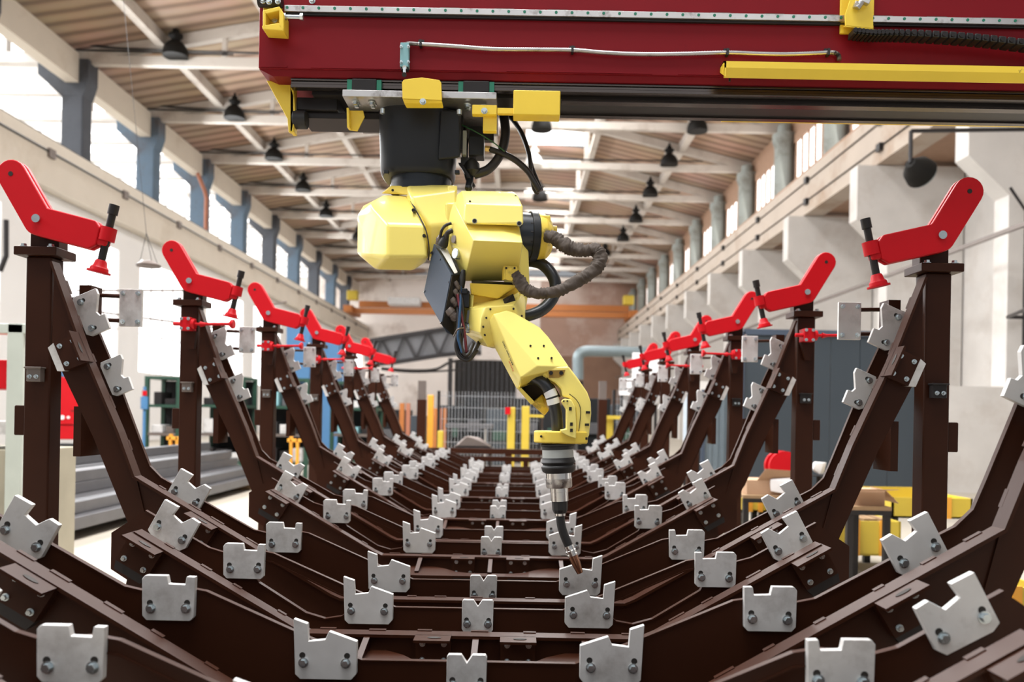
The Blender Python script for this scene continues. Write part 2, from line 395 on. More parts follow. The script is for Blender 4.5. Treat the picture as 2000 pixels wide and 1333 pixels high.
def make_rib():
    t=thing('cross_rib',(0,0,0),'x','jig rib')
    m=MB(); 
    m.xz(FLL[:3]+mir(FLL[:3])[::-1]+Z((-1.18,-.62),(-.62,-.93),(.62,-.93),(1.18,-.62)),0,.012)
    m.build('beam_web',BRN,t)
    m=MB(); p=FLL+mir(FLL)[::-1]; flange_strip(m,p,-.03,.028,.010); weld_tabs(m,p,.03,.15)
    m.build('top_flange',BRN,t)
    m=MB()
    sh=[(-.50,-.02),(-.30,-.02),(-.235,-.07),(-.17,-.155),(-.10,-.185),(.10,-.185),(.17,-.155),(.235,-.07),(.30,-.02),(.50,-.02),(.54,-.24),(.33,-.26),(-.33,-.26),(-.54,-.24)]
    m.xy(sh[:5]+sh[12:],H-.80,H-.79); m.xy([sh[4],sh[5],sh[11],sh[12]],H-.80,H-.79); m.xy(sh[5:12],H-.80,H-.79)
    m.build('shelf_plate',BRN,t)
    for x in(-.36,0,.36):
        m=MB(); m.prism([(x-.006,0,H-.745),(x-.006,0,H-.79),(x-.006,-.2,H-.79)],(.012,0,0)); m.bar((x,-.03,H-.748),(x,-.20,H-.785),.02,.008); m.build('gusset',BRN,t)
    for x in(-.14,.14): bracket(t,x,H-.735,0,0,s=.95)
    for sg in(1,-1): bracket(t,sg*1.09,H-.443,R(30*sg),0)
    # rear web with lens holes built from strips around the holes
    yw=.19; m=MB(); hole=arc_hole()
    for sg in(1,-1):
        Q=lambda pts:[(sg*x,z) for x,z in pts]
        m.xz(Q([LOWB[0],LOWB[1],hole[0],hole[9],hole[8],hole[7]]+Z((.55,-1.05),(.30,-1.05))),yw,yw+.014)
        m.xz(Q([LOWB[1],LOWB[2],hole[2],hole[1],hole[0]]),yw,yw+.014)
        m.xz(Q([LOWB[2],LOWB[3],LOWB[4],hole[4],hole[3],hole[2]]),yw,yw+.014)
        m.xz(Q([LOWB[4],LOWB[5]]+Z((.97,-.80))+[hole[6],hole[5],hole[4]]),yw,yw+.014)
        m.xz(Q([hole[7],hole[6]]+Z((.97,-.80),(.55,-1.05))),yw,yw+.014)
        m.xz(Q([LOWB[5],LOWB[6]]+Z((1.32,-.45),(1.32,-.58),(.97,-.80))),yw,yw+.014)
    m.xz([LOWB[0],(-LOWB[0][0],LOWB[0][1]),(-.30,H-1.05),(.30,H-1.05)],yw,yw+.014)
    m.build('rear_web',BRN,t)
    m=MB(); e=[(x,z+.001) for x,z in LOWB]
    flange_strip(m,e,yw-.003,yw+.015,.004); flange_strip(m,mir(e),yw-.003,yw+.015,.004); flange_strip(m,[e[0],(-e[0][0],e[0][1])],yw-.003,yw+.015,.004)
    for sg in(1,-1):
        h=[(sg*x,z) for x,z in hole]; flange_strip(m,h+[h[0]],yw-.004,yw+.017,.005)
    m.build('web_edge',BRN,t)
    for x_,z_ in((.95,-.68),(-.95,-.68),(0,-.86)):
        m=MB(); m.box((x_,.101,H+z_),(.03,.178,.11)); m.build('spacer',BRN,t)
    for sg in(1,-1):
        m=MB(); m.span((sg*.99-.04,.0,.0121),(sg*.99+.04,.08,H-.66)); m.build('support_leg',BRN,t)
        f=sg<0
        plate(t,'special',sg*.395,H-.672,0,yw,flip=(sg>0))
        plate(t,'notch',sg*.838,H-.54,R(-1*sg),yw,flip=not f)
        plate(t,'knee',sg*1.09,H-.42,R(28*sg),yw,flip=not f and True or False)
    plate(t,'center',-.004,H-.722,0,yw)
    for sg in(1,-1):
        m=MB(); m.cyl((sg*1.22,.1,H-.70),(sg*1.29,.02,H-.665),.022,.03,seg=14); m.cyl((sg*1.17,.13,H-.715),(sg*1.22,.1,H-.70),.012,seg=10); m.box((sg*1.13,.14,H-.72),(.05,.04,.05))
        m.build('red_clamp_knob',RED,t,smooth=True)
    return t
FY=[2.13,3.255,4.755,6.255,7.755,9.255,10.755]
LY=[1.61,2.74,4.24,5.74,7.24,8.74,10.24]
ORD=['nearest','second','third','fourth','fifth','sixth','farthest']
fr=make_frame(); rb=make_rib()
cm={}
for c in COL.objects:
    if c.parent: cm.setdefault(c.parent.name,[]).append(c)
for i,y in enumerate(FY):
    o=fr if i==0 else copy_tree(fr,None,cm)
    o.location=(XC,y,0)
    if i==0: first_frame=o
    o['label']=['brown jig frame closest to the camera, its legs leaving the picture sides','brown jig frame carrying the largest pair of red swing clamps','brown jig frame carrying the second largest pair of red swing clamps','brown jig frame carrying the third pair of red swing clamps from the front','brown jig frame carrying the fourth pair of red swing clamps from the front','brown jig frame carrying the fifth pair of red swing clamps, last but one','rearmost brown jig frame with posts, in front of the wire fence'][i]
    o['group']='bent jig frames with posts'
for i,y in enumerate(LY):
    o=rb if i==0 else copy_tree(rb,None,cm)
    o.location=(XC,y,0)
    o['label']=['brown cross rib at the very front of the jig, mostly below the picture','brown cross rib between the nearest frame and the one with the largest clamps','brown cross rib just before the frame with the second largest red clamps','brown cross rib just before the third pair of red clamps','brown cross rib just before the fourth pair of red clamps','brown cross rib just before the fifth pair of red clamps','brown cross rib just before the rearmost jig frame'][i]
    o['group']='low cross ribs of the jig'
# ---- long floor rails tying the jig together (stand behind/under everything)
for sg,nm in((-1,'left'),(1,'right')):
    m=MB(); m.span((XC+sg*.99-.06,1.4,0),(XC+sg*.99+.06,11.4,.0119)); o=m.build('base_rail',BRN)
    tag(o,f'flat brown base rail on the floor under the {nm} rib supports','rail','jig base rails')
dead=[c for c in COL.objects if c.parent==first_frame and c.name.split('.')[0] in('stop_rod','stop_plate','rod_block')]
dead=[k for k in COL.objects if k.parent in dead]+dead
for k in dead: bpy.data.objects.remove(k)
# ---- swing clamps
def make_clamp():
    t=thing('swing_clamp',(0,0,0),'x','clamp')
    # local: pin at origin; built for the LEFT row (tip towards +x)
    A=Vector((-.108,0,.176)); B=Vector((0,0,-.006)); C=Vector((.215,0,-.058)); r=.058
    out=[]
    def arcp(c,a0,a1,rr,n=8): return [(c.x+rr*math.cos(R(a0+(a1-a0)*i/n)),c.z+rr*math.sin(R(a0+(a1-a0)*i/n))) for i in range(n+1)]
    dAB=math.degrees(math.atan2((B-A).z,(B-A).x)); dBC=math.degrees(math.atan2((C-B).z,(C-B).x))
    out+=arcp(A,dAB+90,dAB+270,r,10)          # round top end
    out+=arcp(B,dAB-90,dBC-90,r,5)
    e=Vector((math.cos(R(dBC)),0,math.sin(R(dBC)))); nn=Vector((-e.z,0,e.x)); 
    for a,b in((.03,-1),(.055,-.6),(.055,.6),(.03,1)):
        q=C-e*.03+e*a+nn*(b*r); out.append((q.x,q.z))
    # inner corner
    import itertools
    dm=R((dAB+dBC)/2+90); q=B+Vector((math.cos(dm),0,math.sin(dm)))*r/math.cos(R((dBC-dAB)/2)); out.append((q.x,q.z))
    m=MB(); m.xz(out,-.042,-.020); m.build('arm_plate',RED,t,bevel=.006,seg=2)
    m=MB(); m.xz(out,-.012,.012) ; m.build('arm_plate',RED,t,bevel=.006,seg=2)
    m=MB()
    for q in(A+Vector((.0,0,-.0)),): m.cyl((q.x,-.0435,q.z),(q.x,-.0405,q.z),.0095,seg=14)
    m.build('pivot_hole',VOID,t)
    m=MB(); m.cyl((A.x+.03,-.0201,A.z-.05),(A.x+.03,-.0119,A.z-.05),.014,seg=14); m.build('arm_spacer',RED,t,smooth=True)
    m=MB(); m.cyl((0,-.046,0),(0,-.0,0),.0125,seg=16); m.cyl((0,-.054,0),(0,-.046,0),.0165,.015,seg=16); m.build('pivot_pin',ZINC,t,smooth=True)
    m=MB(); tip=C+e*.035
    m.box((tip.x+.0,-.015,tip.z),(.05,.042,.062),Matrix.Rotation(-R(dBC),3,'Y')); m.build('clevis_block',RED,t,bevel=.008)
    s0=Vector((.288,-.015,.055)); s1=Vector((.238,-.015,-.175)); d=(s1-s0).normalized()
    mid=s0+(s1-s0)*.46
    m=MB(); m.cyl(mid-d*.027,mid+d*.027,.031,seg=20); m.box((mid.x-.03,-.015,mid.z+.002),(.06,.035,.045),Matrix.Rotation(-R(dBC),3,'Y')); m.build('screw_sleeve',RED,t,smooth=True)
    m=MB(); m.cyl(s0,s1,.0145,seg=14); m.cyl(s0-d*.012,s0+d*.028,.0195,seg=14); m.build('clamp_screw',DKST,t,smooth=True)
    m=MB(); m.lathe(s1-d*.022,s1+d*.03,[(0,.018),(.12,.022),(.45,.026),(.6,.033),(.85,.035),(.86,.044),(1,.044)],24); m.build('pressure_pad',RED,t,smooth=True)
    return t
cl=make_clamp()
cm={}
for c in COL.objects:
    if c.parent: cm.setdefault(c.parent.name,[]).append(c)
def mirror_mesh(me):
    n=me.copy(); bm=bmesh.new(); bm.from_mesh(n)
    bmesh.ops.transform(bm,matrix=Matrix.Scale(-1,4,(1,0,0)),verts=bm.verts[:]); bmesh.ops.reverse_faces(bm,faces=bm.faces[:]); bm.to_mesh(n); bm.free(); return n
mcache={}
for i,y in enumerate(FY):
    if i==0: continue
    for sg in(-1,1):
        o=cl if (i==1 and sg<0) else copy_tree(cl,None,cm)
        o.location=(XC+sg*1.783,y+.017,H+.737)
        if sg>0:
            for c in [c for c in COL.objects if c.parent==o]:
                k=c.data.name
                if k not in mcache: mcache[k]=mirror_mesh(c.data)
                c.data=mcache[k]
        side='left' if sg<0 else 'right'
        o['label']=f"bright red swing clamp, {['','largest and nearest','second from the front','third from the front','fourth from the front','fifth from the front','smallest and farthest'][i]} in the {side} row of posts"
        o['group']=f'red swing clamps on the {side} posts'
# small red rod clamps on posts
def make_rod():
    t=thing('rod_clamp',(0,0,0),'x','clamp')
    m=MB(); m.box((0,.021,0),(.06,.092,.075)); m.cyl((.03,0,0),(.05,0,0),.03,seg=14); m.cyl((-.03,0,0),(-.075,0,0),.012,seg=10)
    o=m.build('clamp_body',RED,t,bevel=.004)
    for a in(-.02,.02):
        for b in(-.028,.028):
            q=bolt((a,-.026,b),.007); q.parent=o
    m=MB(); m.cyl((.05,0,0),(.25,0,.004),.0085,seg=10); m.cyl((.08,0,.0),(.11,0,.0),.017,.008,seg=10); m.build('rod',RED,t,smooth=True)
    m=MB(); m.lathe((.245,0,.004),(.272,0,.004),[(0,.012),(.5,.026),(1,.026)],16); m.build('rod_tip',RED,t,smooth=True)
    m=MB(); m.prism([(-.03,.03,-.038),(.045,.03,-.038),(.03,.03,-.14),(0,.03,-.14)],(0,.03,0)); m.build('mounting_gusset',BRN,t)
    return t
rc=make_rod(); cm={}
for c in COL.objects:
    if c.parent: cm.setdefault(c.parent.name,[]).append(c)
first=True; mc2={}
for i in(2,3,4,5):
    for sg in(-1,1):
        if sg>0 and i==5: continue
        o=rc if first else copy_tree(rc,None,cm); first=False
        o.location=(XC+sg*1.785,FY[i]-.05,H+.485)
        if sg>0 and i!=2:
            for c in [c for c in COL.objects if c.parent==o]:
                if c.data.name not in mc2: mc2[c.data.name]=mirror_mesh(c.data)
                c.data=mc2[c.data.name]
        side='left' if sg<0 else 'right'
        o['label']=f"small horizontal red rod clamp below the {['','','second','third','fourth','fifth'][i]} swing clamp of the {side} row"
        o['group']='horizontal red rod clamps on the posts'
# end beams of the jig
t=thing('end_trestle',(XC,12.3,0),'brown trestle of square tube closing the far end of the jig','trestle')
m=MB(); m.span((-1.5,12.2,H-.60),(1.45,12.3,H-.52)); m.build('top_rail',BRN,t)
for x in(-1.4,-.85,.0,.8,1.3):
    m=MB(); m.span((XC+x-.05,12.2,0),(XC+x+.05,12.3,H-.60)); m.build('leg',BRN,t)
t=thing('end_trestle',(XC,11.5,0),'lower brown trestle standing right behind the rearmost jig frame','trestle')
m=MB(); m.span((-.75,11.42,H-.66),(.35,11.5,H-.595)); m.build('top_rail',BRN,t)
for x in(-.35,.25):
    m=MB(); m.span((XC+x-.035,11.42,0),(XC+x+.035,11.5,H-.66)); m.build('leg',BRN,t)
# ================================================================ GANTRY BEAM
YF=3.10; S=YF/F
def bx(px): return (px-PX)*S-.013   # x on the beam face (roll-corrected at the beam height)
def bz(py,px=1011): return P(px,py,YF).z
zb=bz(133,505)                       # lower edge of the beam face
xl=P(505,100,YF).x; xr=3.2
BT=thing('gantry_beam',(0,3.33,zb),'dark red overhead gantry beam carrying the yellow robot, with steel rails','gantry beam')
YB=3.46
m=MB(); m.span((xl,YF,zb),(xr,YB,zb+.75)); m.build('beam_box',REDB,BT,bevel=.003,seg=1)
m=MB(); m.hull([(xl,YF+.01,zb),(xl+.05,YF+.02,zb-.022),(xr,YF+.02,zb-.022),(xr,YF+.01,zb),(xl,YB,zb),(xl+.05,YB,zb-.022),(xr,YB,zb-.022),(xr,YB,zb)]); m.build('bottom_plate',REDB,BT)
m=MB()
x=xl+.01
for L,g in((.10,.09),(.64,.10),(.55,.10),(.6,.1),(.6,.1),(.6,.1)):
    m.span((x,YF-.003,zb+.004),(x+L,YF,zb+.010)); x+=L+g
m.build('weld_seam',REDB,BT)
# face rail with green plugs
ztr=P(1011,29.5,YF).z
m=MB(); m.span((P(558,22,YF).x,YF-.022,ztr-.012),(xr,YF,ztr+.012)); rl=m.build('face_rail',STEEL,BT,bevel=.0015,seg=1)
m=MB(); x=P(564,22,YF).x
while x<3.1:
    m.cyl((x,YF-.0235,ztr+.002),(x,YF-.0215,ztr+.002),.0055,seg=12); x+=30.7*S
m.build('rail_plug',GREEN,rl)
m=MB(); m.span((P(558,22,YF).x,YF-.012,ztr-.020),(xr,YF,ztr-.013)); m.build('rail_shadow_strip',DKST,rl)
m=MB(); x=P(860,15,YF).x
for k in range(14): m.span((x,YF-.012,ztr+.014),(x+.075,YF,ztr+.018)); x+=.204
m.build('rail_shim',CONN,rl)
# underslung rails
def rail(y0,zt,x0,name):
    m=MB(); m.span((x0,y0,zt-.010),(xr,y0+.035,zt)); m.span((x0,y0+.006,zt-.022),(xr,y0+.029,zt-.010)); m.span((x0,y0,zt-.036),(xr,y0+.035,zt-.022))
    return m.build(name,RAILS,BT,bevel=.002,seg=1)
zr=zb-.022
rail(YF+.03,zr,P(563,150,YF).x,'lower_rail'); rail(YB-.09,zr,P(600,150,YF).x,'lower_rail')
m=MB(); m.span((P(600,150,YF).x,YF+.075,zr-.045),(xr,YB-.11,zr)); m.build('underside_channel',DKST,BT)
m=MB(); m.span((P(1100,150,YF).x,YF+.08,zr-.052),(xr,YF+.12,zr-.045)); m.span((P(1100,150,YF).x,YB-.13,zr-.052),(xr,YB-.10,zr-.045)); m.build('gear_rack',RAILS,BT)
# left end yellow bracket with rubber bumper
m=MB(); yq=YF+.10
m.prism([P(520,157,yq),P(566,160,yq),P(575,190,yq),P(577,222,yq),P(571,258,yq),P(563,258,yq),P(561,232,yq)],(0,.02,0))
m.prism([P(566,160,yq),P(574,160,yq),P(574,258,yq),P(566,258,yq)],(0,.05,0))
m.build('end_stop_bracket',YELD,BT,bevel=.003)
m=MB(); c=P(574,234,yq+.025); m.cyl(c,c+Vector((.052,0,0)),.036,seg=24); m.build('rubber_bumper',RUB,BT,bevel=.004)
# upper left stop bracket + bolt + clamp
m=MB(); y=YF-.07
m.prism([P(513,20,y),P(546,12,y),P(548,20,y),P(520,27,y)],(0,.07,0))
m.prism([P(513,20,y),P(519,20,y),P(519,53,y),P(513,53,y)],(0,.07,0))
m.prism([P(545,12,y),P(554,25,y),P(554,60,y),P(545,52,y)],(0,.07,0))
m.prism([P(511,50,y),P(546,44,y),P(554,60,y),P(513,57,y)],(0,.07,0))
m.span(P(513,56,YF-.012),P(553,14,YF-.002))
m.build('stop_bracket',YELD,BT,bevel=.003)
m=MB(); c0=P(552,33,YF-.045); m.cyl(c0,c0+Vector((.068,0,0)),.0075,seg=14); c1=c0+Vector((.066,0,0)); m.cyl(c1,c1+Vector((.011,0,0)),.013,seg=6); m.cyl(c0,c0+Vector((.012,0,0)),.013,seg=6); m.build('stop_bolt',ZINC,BT)
for q in((520,40),(536,39)): bolt(P(q[0],q[1],YF-.012),.009,BT)
m=MB(); c=P(528,2,YF-.03); m.cyl(c+Vector((-.045,0,.0)),c+Vector((.045,0,0)),.024,seg=20); m.cyl(c+Vector((-.02,-.03,0)),c+Vector((-.02,.03,0)),.02,seg=14); m.build('hose_clamp',DKST,BT,bevel=.003)
for q in((514,2),(526,4),(543,3)): bolt(P(q[0],q[1],YF-.056),.008,BT)
bolt(P(610,2,YF),.009,BT)
# limit switch
m=MB(); m.span(P(781,130,YF-.03),P(801,90,YF)); ls=m.build('limit_switch',TEAL,BT,bevel=.002)
for q in((784,92),(798,92),(784,122),(798,122)): bolt(P(q[0],q[1],YF-.03),.0042,ls,'screw')
m=MB(); m.cyl(P(790,132,YF-.028),P(790,132,YF-.042),.008,seg=14); m.bar(P(790,131,YF-.04),P(790,146,YF-.04),.010,.005); m.build('lever',ZINC,ls)
m=MB(); m.cyl(P(789.5,146,YF-.035),P(789.5,146,YF-.05),.009,seg=16); m.span(P(783,136,YF-.026),P(799,129,YF-.002)); m.build('lever_roller',RUB,ls)
# conduit
path=[P(a,b,YF-.012) for a,b in((790,91),(792,87),(800,85),(822,86.5),(880,90),(960,96),(1040,97),(1118,98),(1180,103),(1250,106),(1330,105.5),(1420,103),(1480,105),(1540,106),(1617,103),(1632,104),(1638,109),(1639,118))]
m=MB(); m.tube(path,.0078,seg=12,n=620,corr=.10,pitch=2); cd=m.build('metal_conduit',STEEL,BT,smooth=True,angle=80)
for px_,py_ in((822,86),(1118,98),(1420,103),(1617,103)):
    m=MB(); c=P(px_,py_,YF-.013); m.box(c,(.009,.024,.024)); m.box(c+Vector((0,.01,.014)),(.022,.006,.010)); m.build('cable_tie',RUB,cd)
# yellow cover channel (front) and lower yellow strip (rear)
y=YF-.075; a=P(1416,115,y); b=P(1416,150,y)
m=MB(); zt=a.z; zl=b.z+.002
prof=[(YF,zt),(y+.02,zt),(y,zt-.008),(y,zt-.032),(y+.012,zl),(y+.016,zl),(y+.006,zt-.034),(y+.006,zt-.012),(y+.022,zt-.005),(YF,zt-.005)]
m.prism([(a.x,p,q) for p,q in prof],(xr-a.x,0,0)); m.prism([(a.x,YF,zt),(a.x,y+.02,zt),(a.x,y,zt-.008),(a.x,y,zl),(a.x,YF,zt-.02)],(.005,0,0))
m.build('cover_channel',YELD,BT)
m=MB(); q=P(1424,146,y); m.cyl(q+Vector((.01,.03,.012)),q+Vector((.01,.03,-.012)),.004,seg=8); m.build('channel_screw',DKST,BT)
m=MB(); a=P(1412,227,YB+.03); m.span((a.x,YB-.0,a.z-.014),(xr,YB+.06,a.z+.002)); m.build('rear_cover_channel',YELD,BT)
m=MB(); 
for k in range(16): m.cyl((a.x+.05+k*.1,YB+.02,a.z-.016),(a.x+.05+k*.1,YB+.02,a.z-.013),.007,seg=10)
m.build('channel_slot',VOID,BT)
# chain bracket
m=MB(); y=YF-.06
m.span(P(1641,65,YF-.012),P(1706,-30,YF-.001))
m.prism([P(1650,30,y),P(1660,0,y),P(1662,-30,y),P(1706,-30,y),P(1706,56,y),P(1651,50,y)],(0,.006,0))
m.prism([P(1651,50,y),P(1706,56,y),P(1704,56,YF),P(1645,52,YF)],(0,0,-.005))
m.build('chain_bracket',YELD,BT,bevel=.002,seg=1)
m=MB(); c=P(1684,6,y-.01); m.cyl(c+Vector((-.02,0,-.02)),c+Vector((.01,-.01,.02)),.012,seg=12); m.box(c+Vector((.012,-.008,.012)),(.03,.02,.04),Matrix.Rotation(.4,3,'Y')); m.cyl(c+Vector((-.03,0,-.005)),c+Vector((-.005,0,-.012)),.014,seg=6); m.build('chain_bracket_clamp',STEEL,BT,bevel=.002)
# energy chain
ct=thing('cable_chain',P(1680,70,YF-.05),'black plastic cable chain running right from the yellow bracket','cable chain')
pts=[P(a,b,YF-.04) for a,b in((1662,66),(1700,70),(1740,70),(1800,72),(1880,77),(1960,85),(2060,98),(2180,118))]
sp=spline(pts,210); 
for i in range(0,len(sp)-6,6):
    m=MB(); m.bar(sp[i],sp[i+5],.06,.025,up=(0,0,1)); lk=m.build('chain_link',RUB,ct,bevel=.003,seg=1)
    m=MB(); c=sp[i+2]; m.cyl(c+Vector((0,-.030,0)),c+Vector((0,-.034,0)),.0085,seg=12); m.build('link_pin',DKST,lk)
# ================================================================ CARRIAGE
zp=P(1011,184,YF).z     # top of carriage plate
cx0=P(669,185,YF-.01).x; cx1=P(970,185,YF-.01).x
CT=thing('robot_carriage',(-.2,3.3,zp),'bare steel carriage plate with bearing blocks and yellow covers hanging under the red beam','carriage')
m=MB(); m.span((cx0,YF-.015,zp-.026),(cx1,3.50,zp)); m.build('carriage_plate',STEEL,CT,bevel=.002,seg=1)
ZB0=zb-.042
for a,b in((677,744),(895,965)):
    for yy,nm in((YF+.005,0),(YB-.115,1)):
        xa=P(a,165,YF).x; xb=P(b,165,YF).x
        m=MB(); m.span((xa+.018,yy,zp+.001),(xb-.018,yy+.085,zp+.05)); o=m.build('bearing_block',DKST,CT,bevel=.003)
        m=MB(); m.span((xa,yy+.004,zp+.003),(xa+.018,yy+.08,zp+.048)); m.span((xb-.018,yy+.004,zp+.003),(xb,yy+.08,zp+.048)); m.build('end_seal',GREEN,o)
m=MB(); y=YF-.05
pr=[(785,160),(789,155),(824,151),(858,156),(862,162),(863,196),(786,193)]
m.prism([P(a,b,y) for a,b in pr],(0,.008,0)); m.prism([P(786,193,y),P(863,196,y),P(864,202,y+.01),P(791,202,y+.01)],(0,.05,0))
m.build('cover_plate',YELD,CT,bevel=.002,seg=1)
bolt(P(826,199,y),.009,CT)
# underside fittings
for q in((694,198),(726,199),(913,203),(945,206)):
    for dy in(0,.03): bolt(P(q[0],q[1],YF+.03)+Vector((0,dy,0)),.010,CT,d=(0,0,-1))
m=MB(); y=YF+.06
m.prism([P(680,216,y),P(709,216,y),P(712,228,y),P(698,256,y),P(682,254,y)],(0,.006,0)); m.prism([P(680,216,y),P(684,216,y),P(686,254,y),P(681,254,y)],(0,-.03,0)); m.build('hook_bracket',YELD,CT,bevel=.001,seg=1)
m=MB(); y=YF-.01
m.span(P(922,223,y),P(971,211,y+.03)); m.span(P(943,256,y+.02),P(971,222,y+.05)); m.span(P(971,222,y),P(1012,215,y+.02)); m.build('side_bracket',YELD,CT,bevel=.002,seg=1)
m=MB(); m.span(P(1002,224,y-.02),P(1093,191,y+.05)); m.build('side_cover',YELD,CT,bevel=.004)
bolt(P(946,217,y),.009,CT)
m=MB(); m.span((P(590,188,YF+.2).x,YF+.12,zp-.03),(P(668,190,YF+.2).x,YF+.34,zp+.02)); m.build('drive_housing',DKST,CT,bevel=.004)
m=MB(); m.span((P(597,188,YF+.2).x,YF+.14,zp-.055),(P(760,190,YF+.2).x,YF+.30,zp-.03)); m.build('gear_plate',DKST,CT,bevel=.003)
# ================================================================ ROBOT
RB=thing('welding_robot',(-.33,3.31,H+1.17),'yellow six-axis welding robot hanging from the red beam by a black base','robot')
zpl=zp-.026
# black base
def sq_ring(mb,cx,cy,z,hx,hy,n=40,e=3.2):
    vs=[]
    for k in range(n):
        a=2*math.pi*k/n; c,s=math.cos(a),math.sin(a)
        vs.append(mb.bm.verts.new((cx+hx*math.copysign(abs(c)**(2/e),c),cy+hy*math.copysign(abs(s)**(2/e),s),z)))
    return vs
bcx=P(821,270,3.31).x; by=3.31
def wz(py): return P(821,py,3.17).z
m=MB()
m.skin([sq_ring(m,bcx-.005,by,z_,hx,hx*.95) for z_,hx in((zpl,.158),(wz(230),.155),(wz(300),.149),(wz(322),.147),(wz(330),.143),(wz(334),.136))])
base=m.build('base_casting',BLK,RB,smooth=True,angle=40)
m=MB(); m.hull([P(862,214,3.155),P(897,216,3.155),P(897,308,3.165),P(856,313,3.172),P(903,216,3.3),P(900,308,3.3),P(852,214,3.3),P(853,313,3.3)]); m.build('base_side_boss',BLK,base,bevel=.008)
for px_,py_ in((747,219),(897,221)):
    c=P(px_,py_,3.14); mm=MB(); mm.cyl(c,c+Vector((0,0,-.0)),.001) if 0 else mm.cyl(c+Vector((0,0,.012)),c-Vector((0,0,.006)),.010,seg=12); mm.build('cap_screw',ZINC,base)
for px_ in(755,893): 
    mm=MB(); mm.box(P(px_,337,3.17),(.018,.02,.014)); mm.build('stop_lug',BLK,base,bevel=.002)
jc=P(823,350,3.31)
m=MB(); m.lathe((jc.x,by,wz(332)),(jc.x,by,wz(361)),[(0,.122),(.5,.120),(.52,.124),(1,.122)],48); m.build('rotation_ring',BLKB,RB,smooth=True,angle=40)
# shoulder casting
m=MB()
m.hull([P(795,361,3.20),P(890,362,3.20),P(893,363,3.44),P(768,362,3.44),P(802,385,3.12),P(838,440,3.09),P(840,505,3.12),P(885,478,3.12),P(892,435,3.10),P(892,372,3.14),P(838,510,3.40),P(885,500,3.40),P(770,385,3.42),P(893,440,3.45)])
sh=m.build('shoulder_casting',YEL,RB,bevel=.012,seg=3)
m=MB(); m.hull([P(763,363,3.22),P(797,363,3.20),P(797,381,3.18),P(745,378,3.24),P(757,370,3.22),P(763,363,3.4),P(745,378,3.4),P(797,381,3.4)]); m.build('shoulder_flange',YELG,RB,bevel=.004)
m=MB(); m.hull([P(874,363,3.15),P(893,363,3.16),P(893,393,3.15),P(876,391,3.13),P(874,363,3.3),P(893,363,3.3),P(893,393,3.3)]); m.build('shoulder_lug',YEL,RB,bevel=.004)
for q in((767,372),):
    c=P(*q,3.195); m=MB(); m.cyl(c,c+Vector((0,-.002,0)),.005); m.build('screw_hole',VOID,RB)
# motor cover (left)
m=MB(); m.hull([P(757,438,3.05),P(831,440,3.05),P(835,503,3.05),P(757,503,3.05),
 P(748,381,3.20),P(793,383,3.20),P(748,388,3.46),P(796,390,3.46),
 P(699,420,3.32),P(710,402,3.32),P(723,400,3.17),P(729,410,3.13),P(722,500,3.13),P(698,497,3.32),
 P(733,527,3.17),P(806,529,3.17),P(806,523,3.44),P(740,522,3.44),P(832,511,3.12),P(835,505,3.46),P(832,445,3.46),P(712,425,3.46),P(712,490,3.46),P(806,392,3.20)])
mc=m.build('motor_cover',YEL,RB,bevel=.013,seg=4)
for a,b in((808,412),(829,462)):
    c=P(a,b,3.058+.035*(b<430)); m=MB(); m.cyl(c+Vector((0,-.012,0)),c+Vector((0,.02,0)),.0065,seg=14); m.build('cover_screw',DKST,mc)
m=MB(); m.tube([P(797,384,3.185),P(806,400,3.13),P(820,425,3.075),P(831,448,3.045),P(836,468,3.04),P(838,490,3.044),P(837,508,3.07)],.0028,seg=6,n=30); m.build('cover_seam',VOID,mc)
# arm link behind elbow
m=MB(); m.hull([P(975,440,3.0),P(1010,447,2.96),P(1031,447,3.0),P(1034,555,3.0),P(1024,628,3.0),P(1005,628,3.0),P(985,560,3.0),P(975,440,3.14),P(1031,447,3.14),P(1034,555,3.14),P(1024,628,3.12),P(1000,628,3.12)]); m.build('elbow_side_casting',YEL,RB,bevel=.006)
# upper arm joining the shoulder to the elbow
m=MB(); m.hull([P(870,395,3.1),P(1000,400,3.1),P(1000,520,3.1),P(870,500,3.1),P(870,395,3.3),P(1000,400,3.3),P(1000,520,3.25),P(870,500,3.3)]); m.build('upper_arm',YEL,RB,bevel=.01)
# elbow motor cover (top)
m=MB()
yf,yb=2.84,3.06
pr=[(906,402),(907,395),(916,384),(930,379)]
m.hull([P(908,398,yf+.01),P(1021,402,yf+.01),P(1022,436,yf),P(1018,441,yf+.01),P(910,438,yf),P(905,431,yf+.01),
 P(902,373,yf+.09),P(1004,375,yf+.09),P(893,380,yb),P(1003,376,yb),P(889,400,yb),P(1020,440,yb),P(908,438,yb),P(893,385,yf+.14),P(1012,384,yf+.05),P(909,384,yf+.05)])
ec=m.build('elbow_motor_cover',YEL,RB,bevel=.010,seg=3)
for a,b,y in((927,432,yf-.001),(1014,437,yf-.001),(1007,384,yf+.055),(918,394,yf+.02)):
    c=P(a,b,y); m=MB(); m.cyl(c+Vector((0,-.003,0)),c+Vector((0,.02,0)),.0065 if b>400 else .004,seg=16); o=m.build('cover_screw',DKST,ec)
    if b>400:
        m=MB(); m.lathe(c+Vector((0,-.0015,0)),c+Vector((0,.005,0)),[(0,.0088),(1,.0088)],18); m.build('screw_seat',PALE,ec)
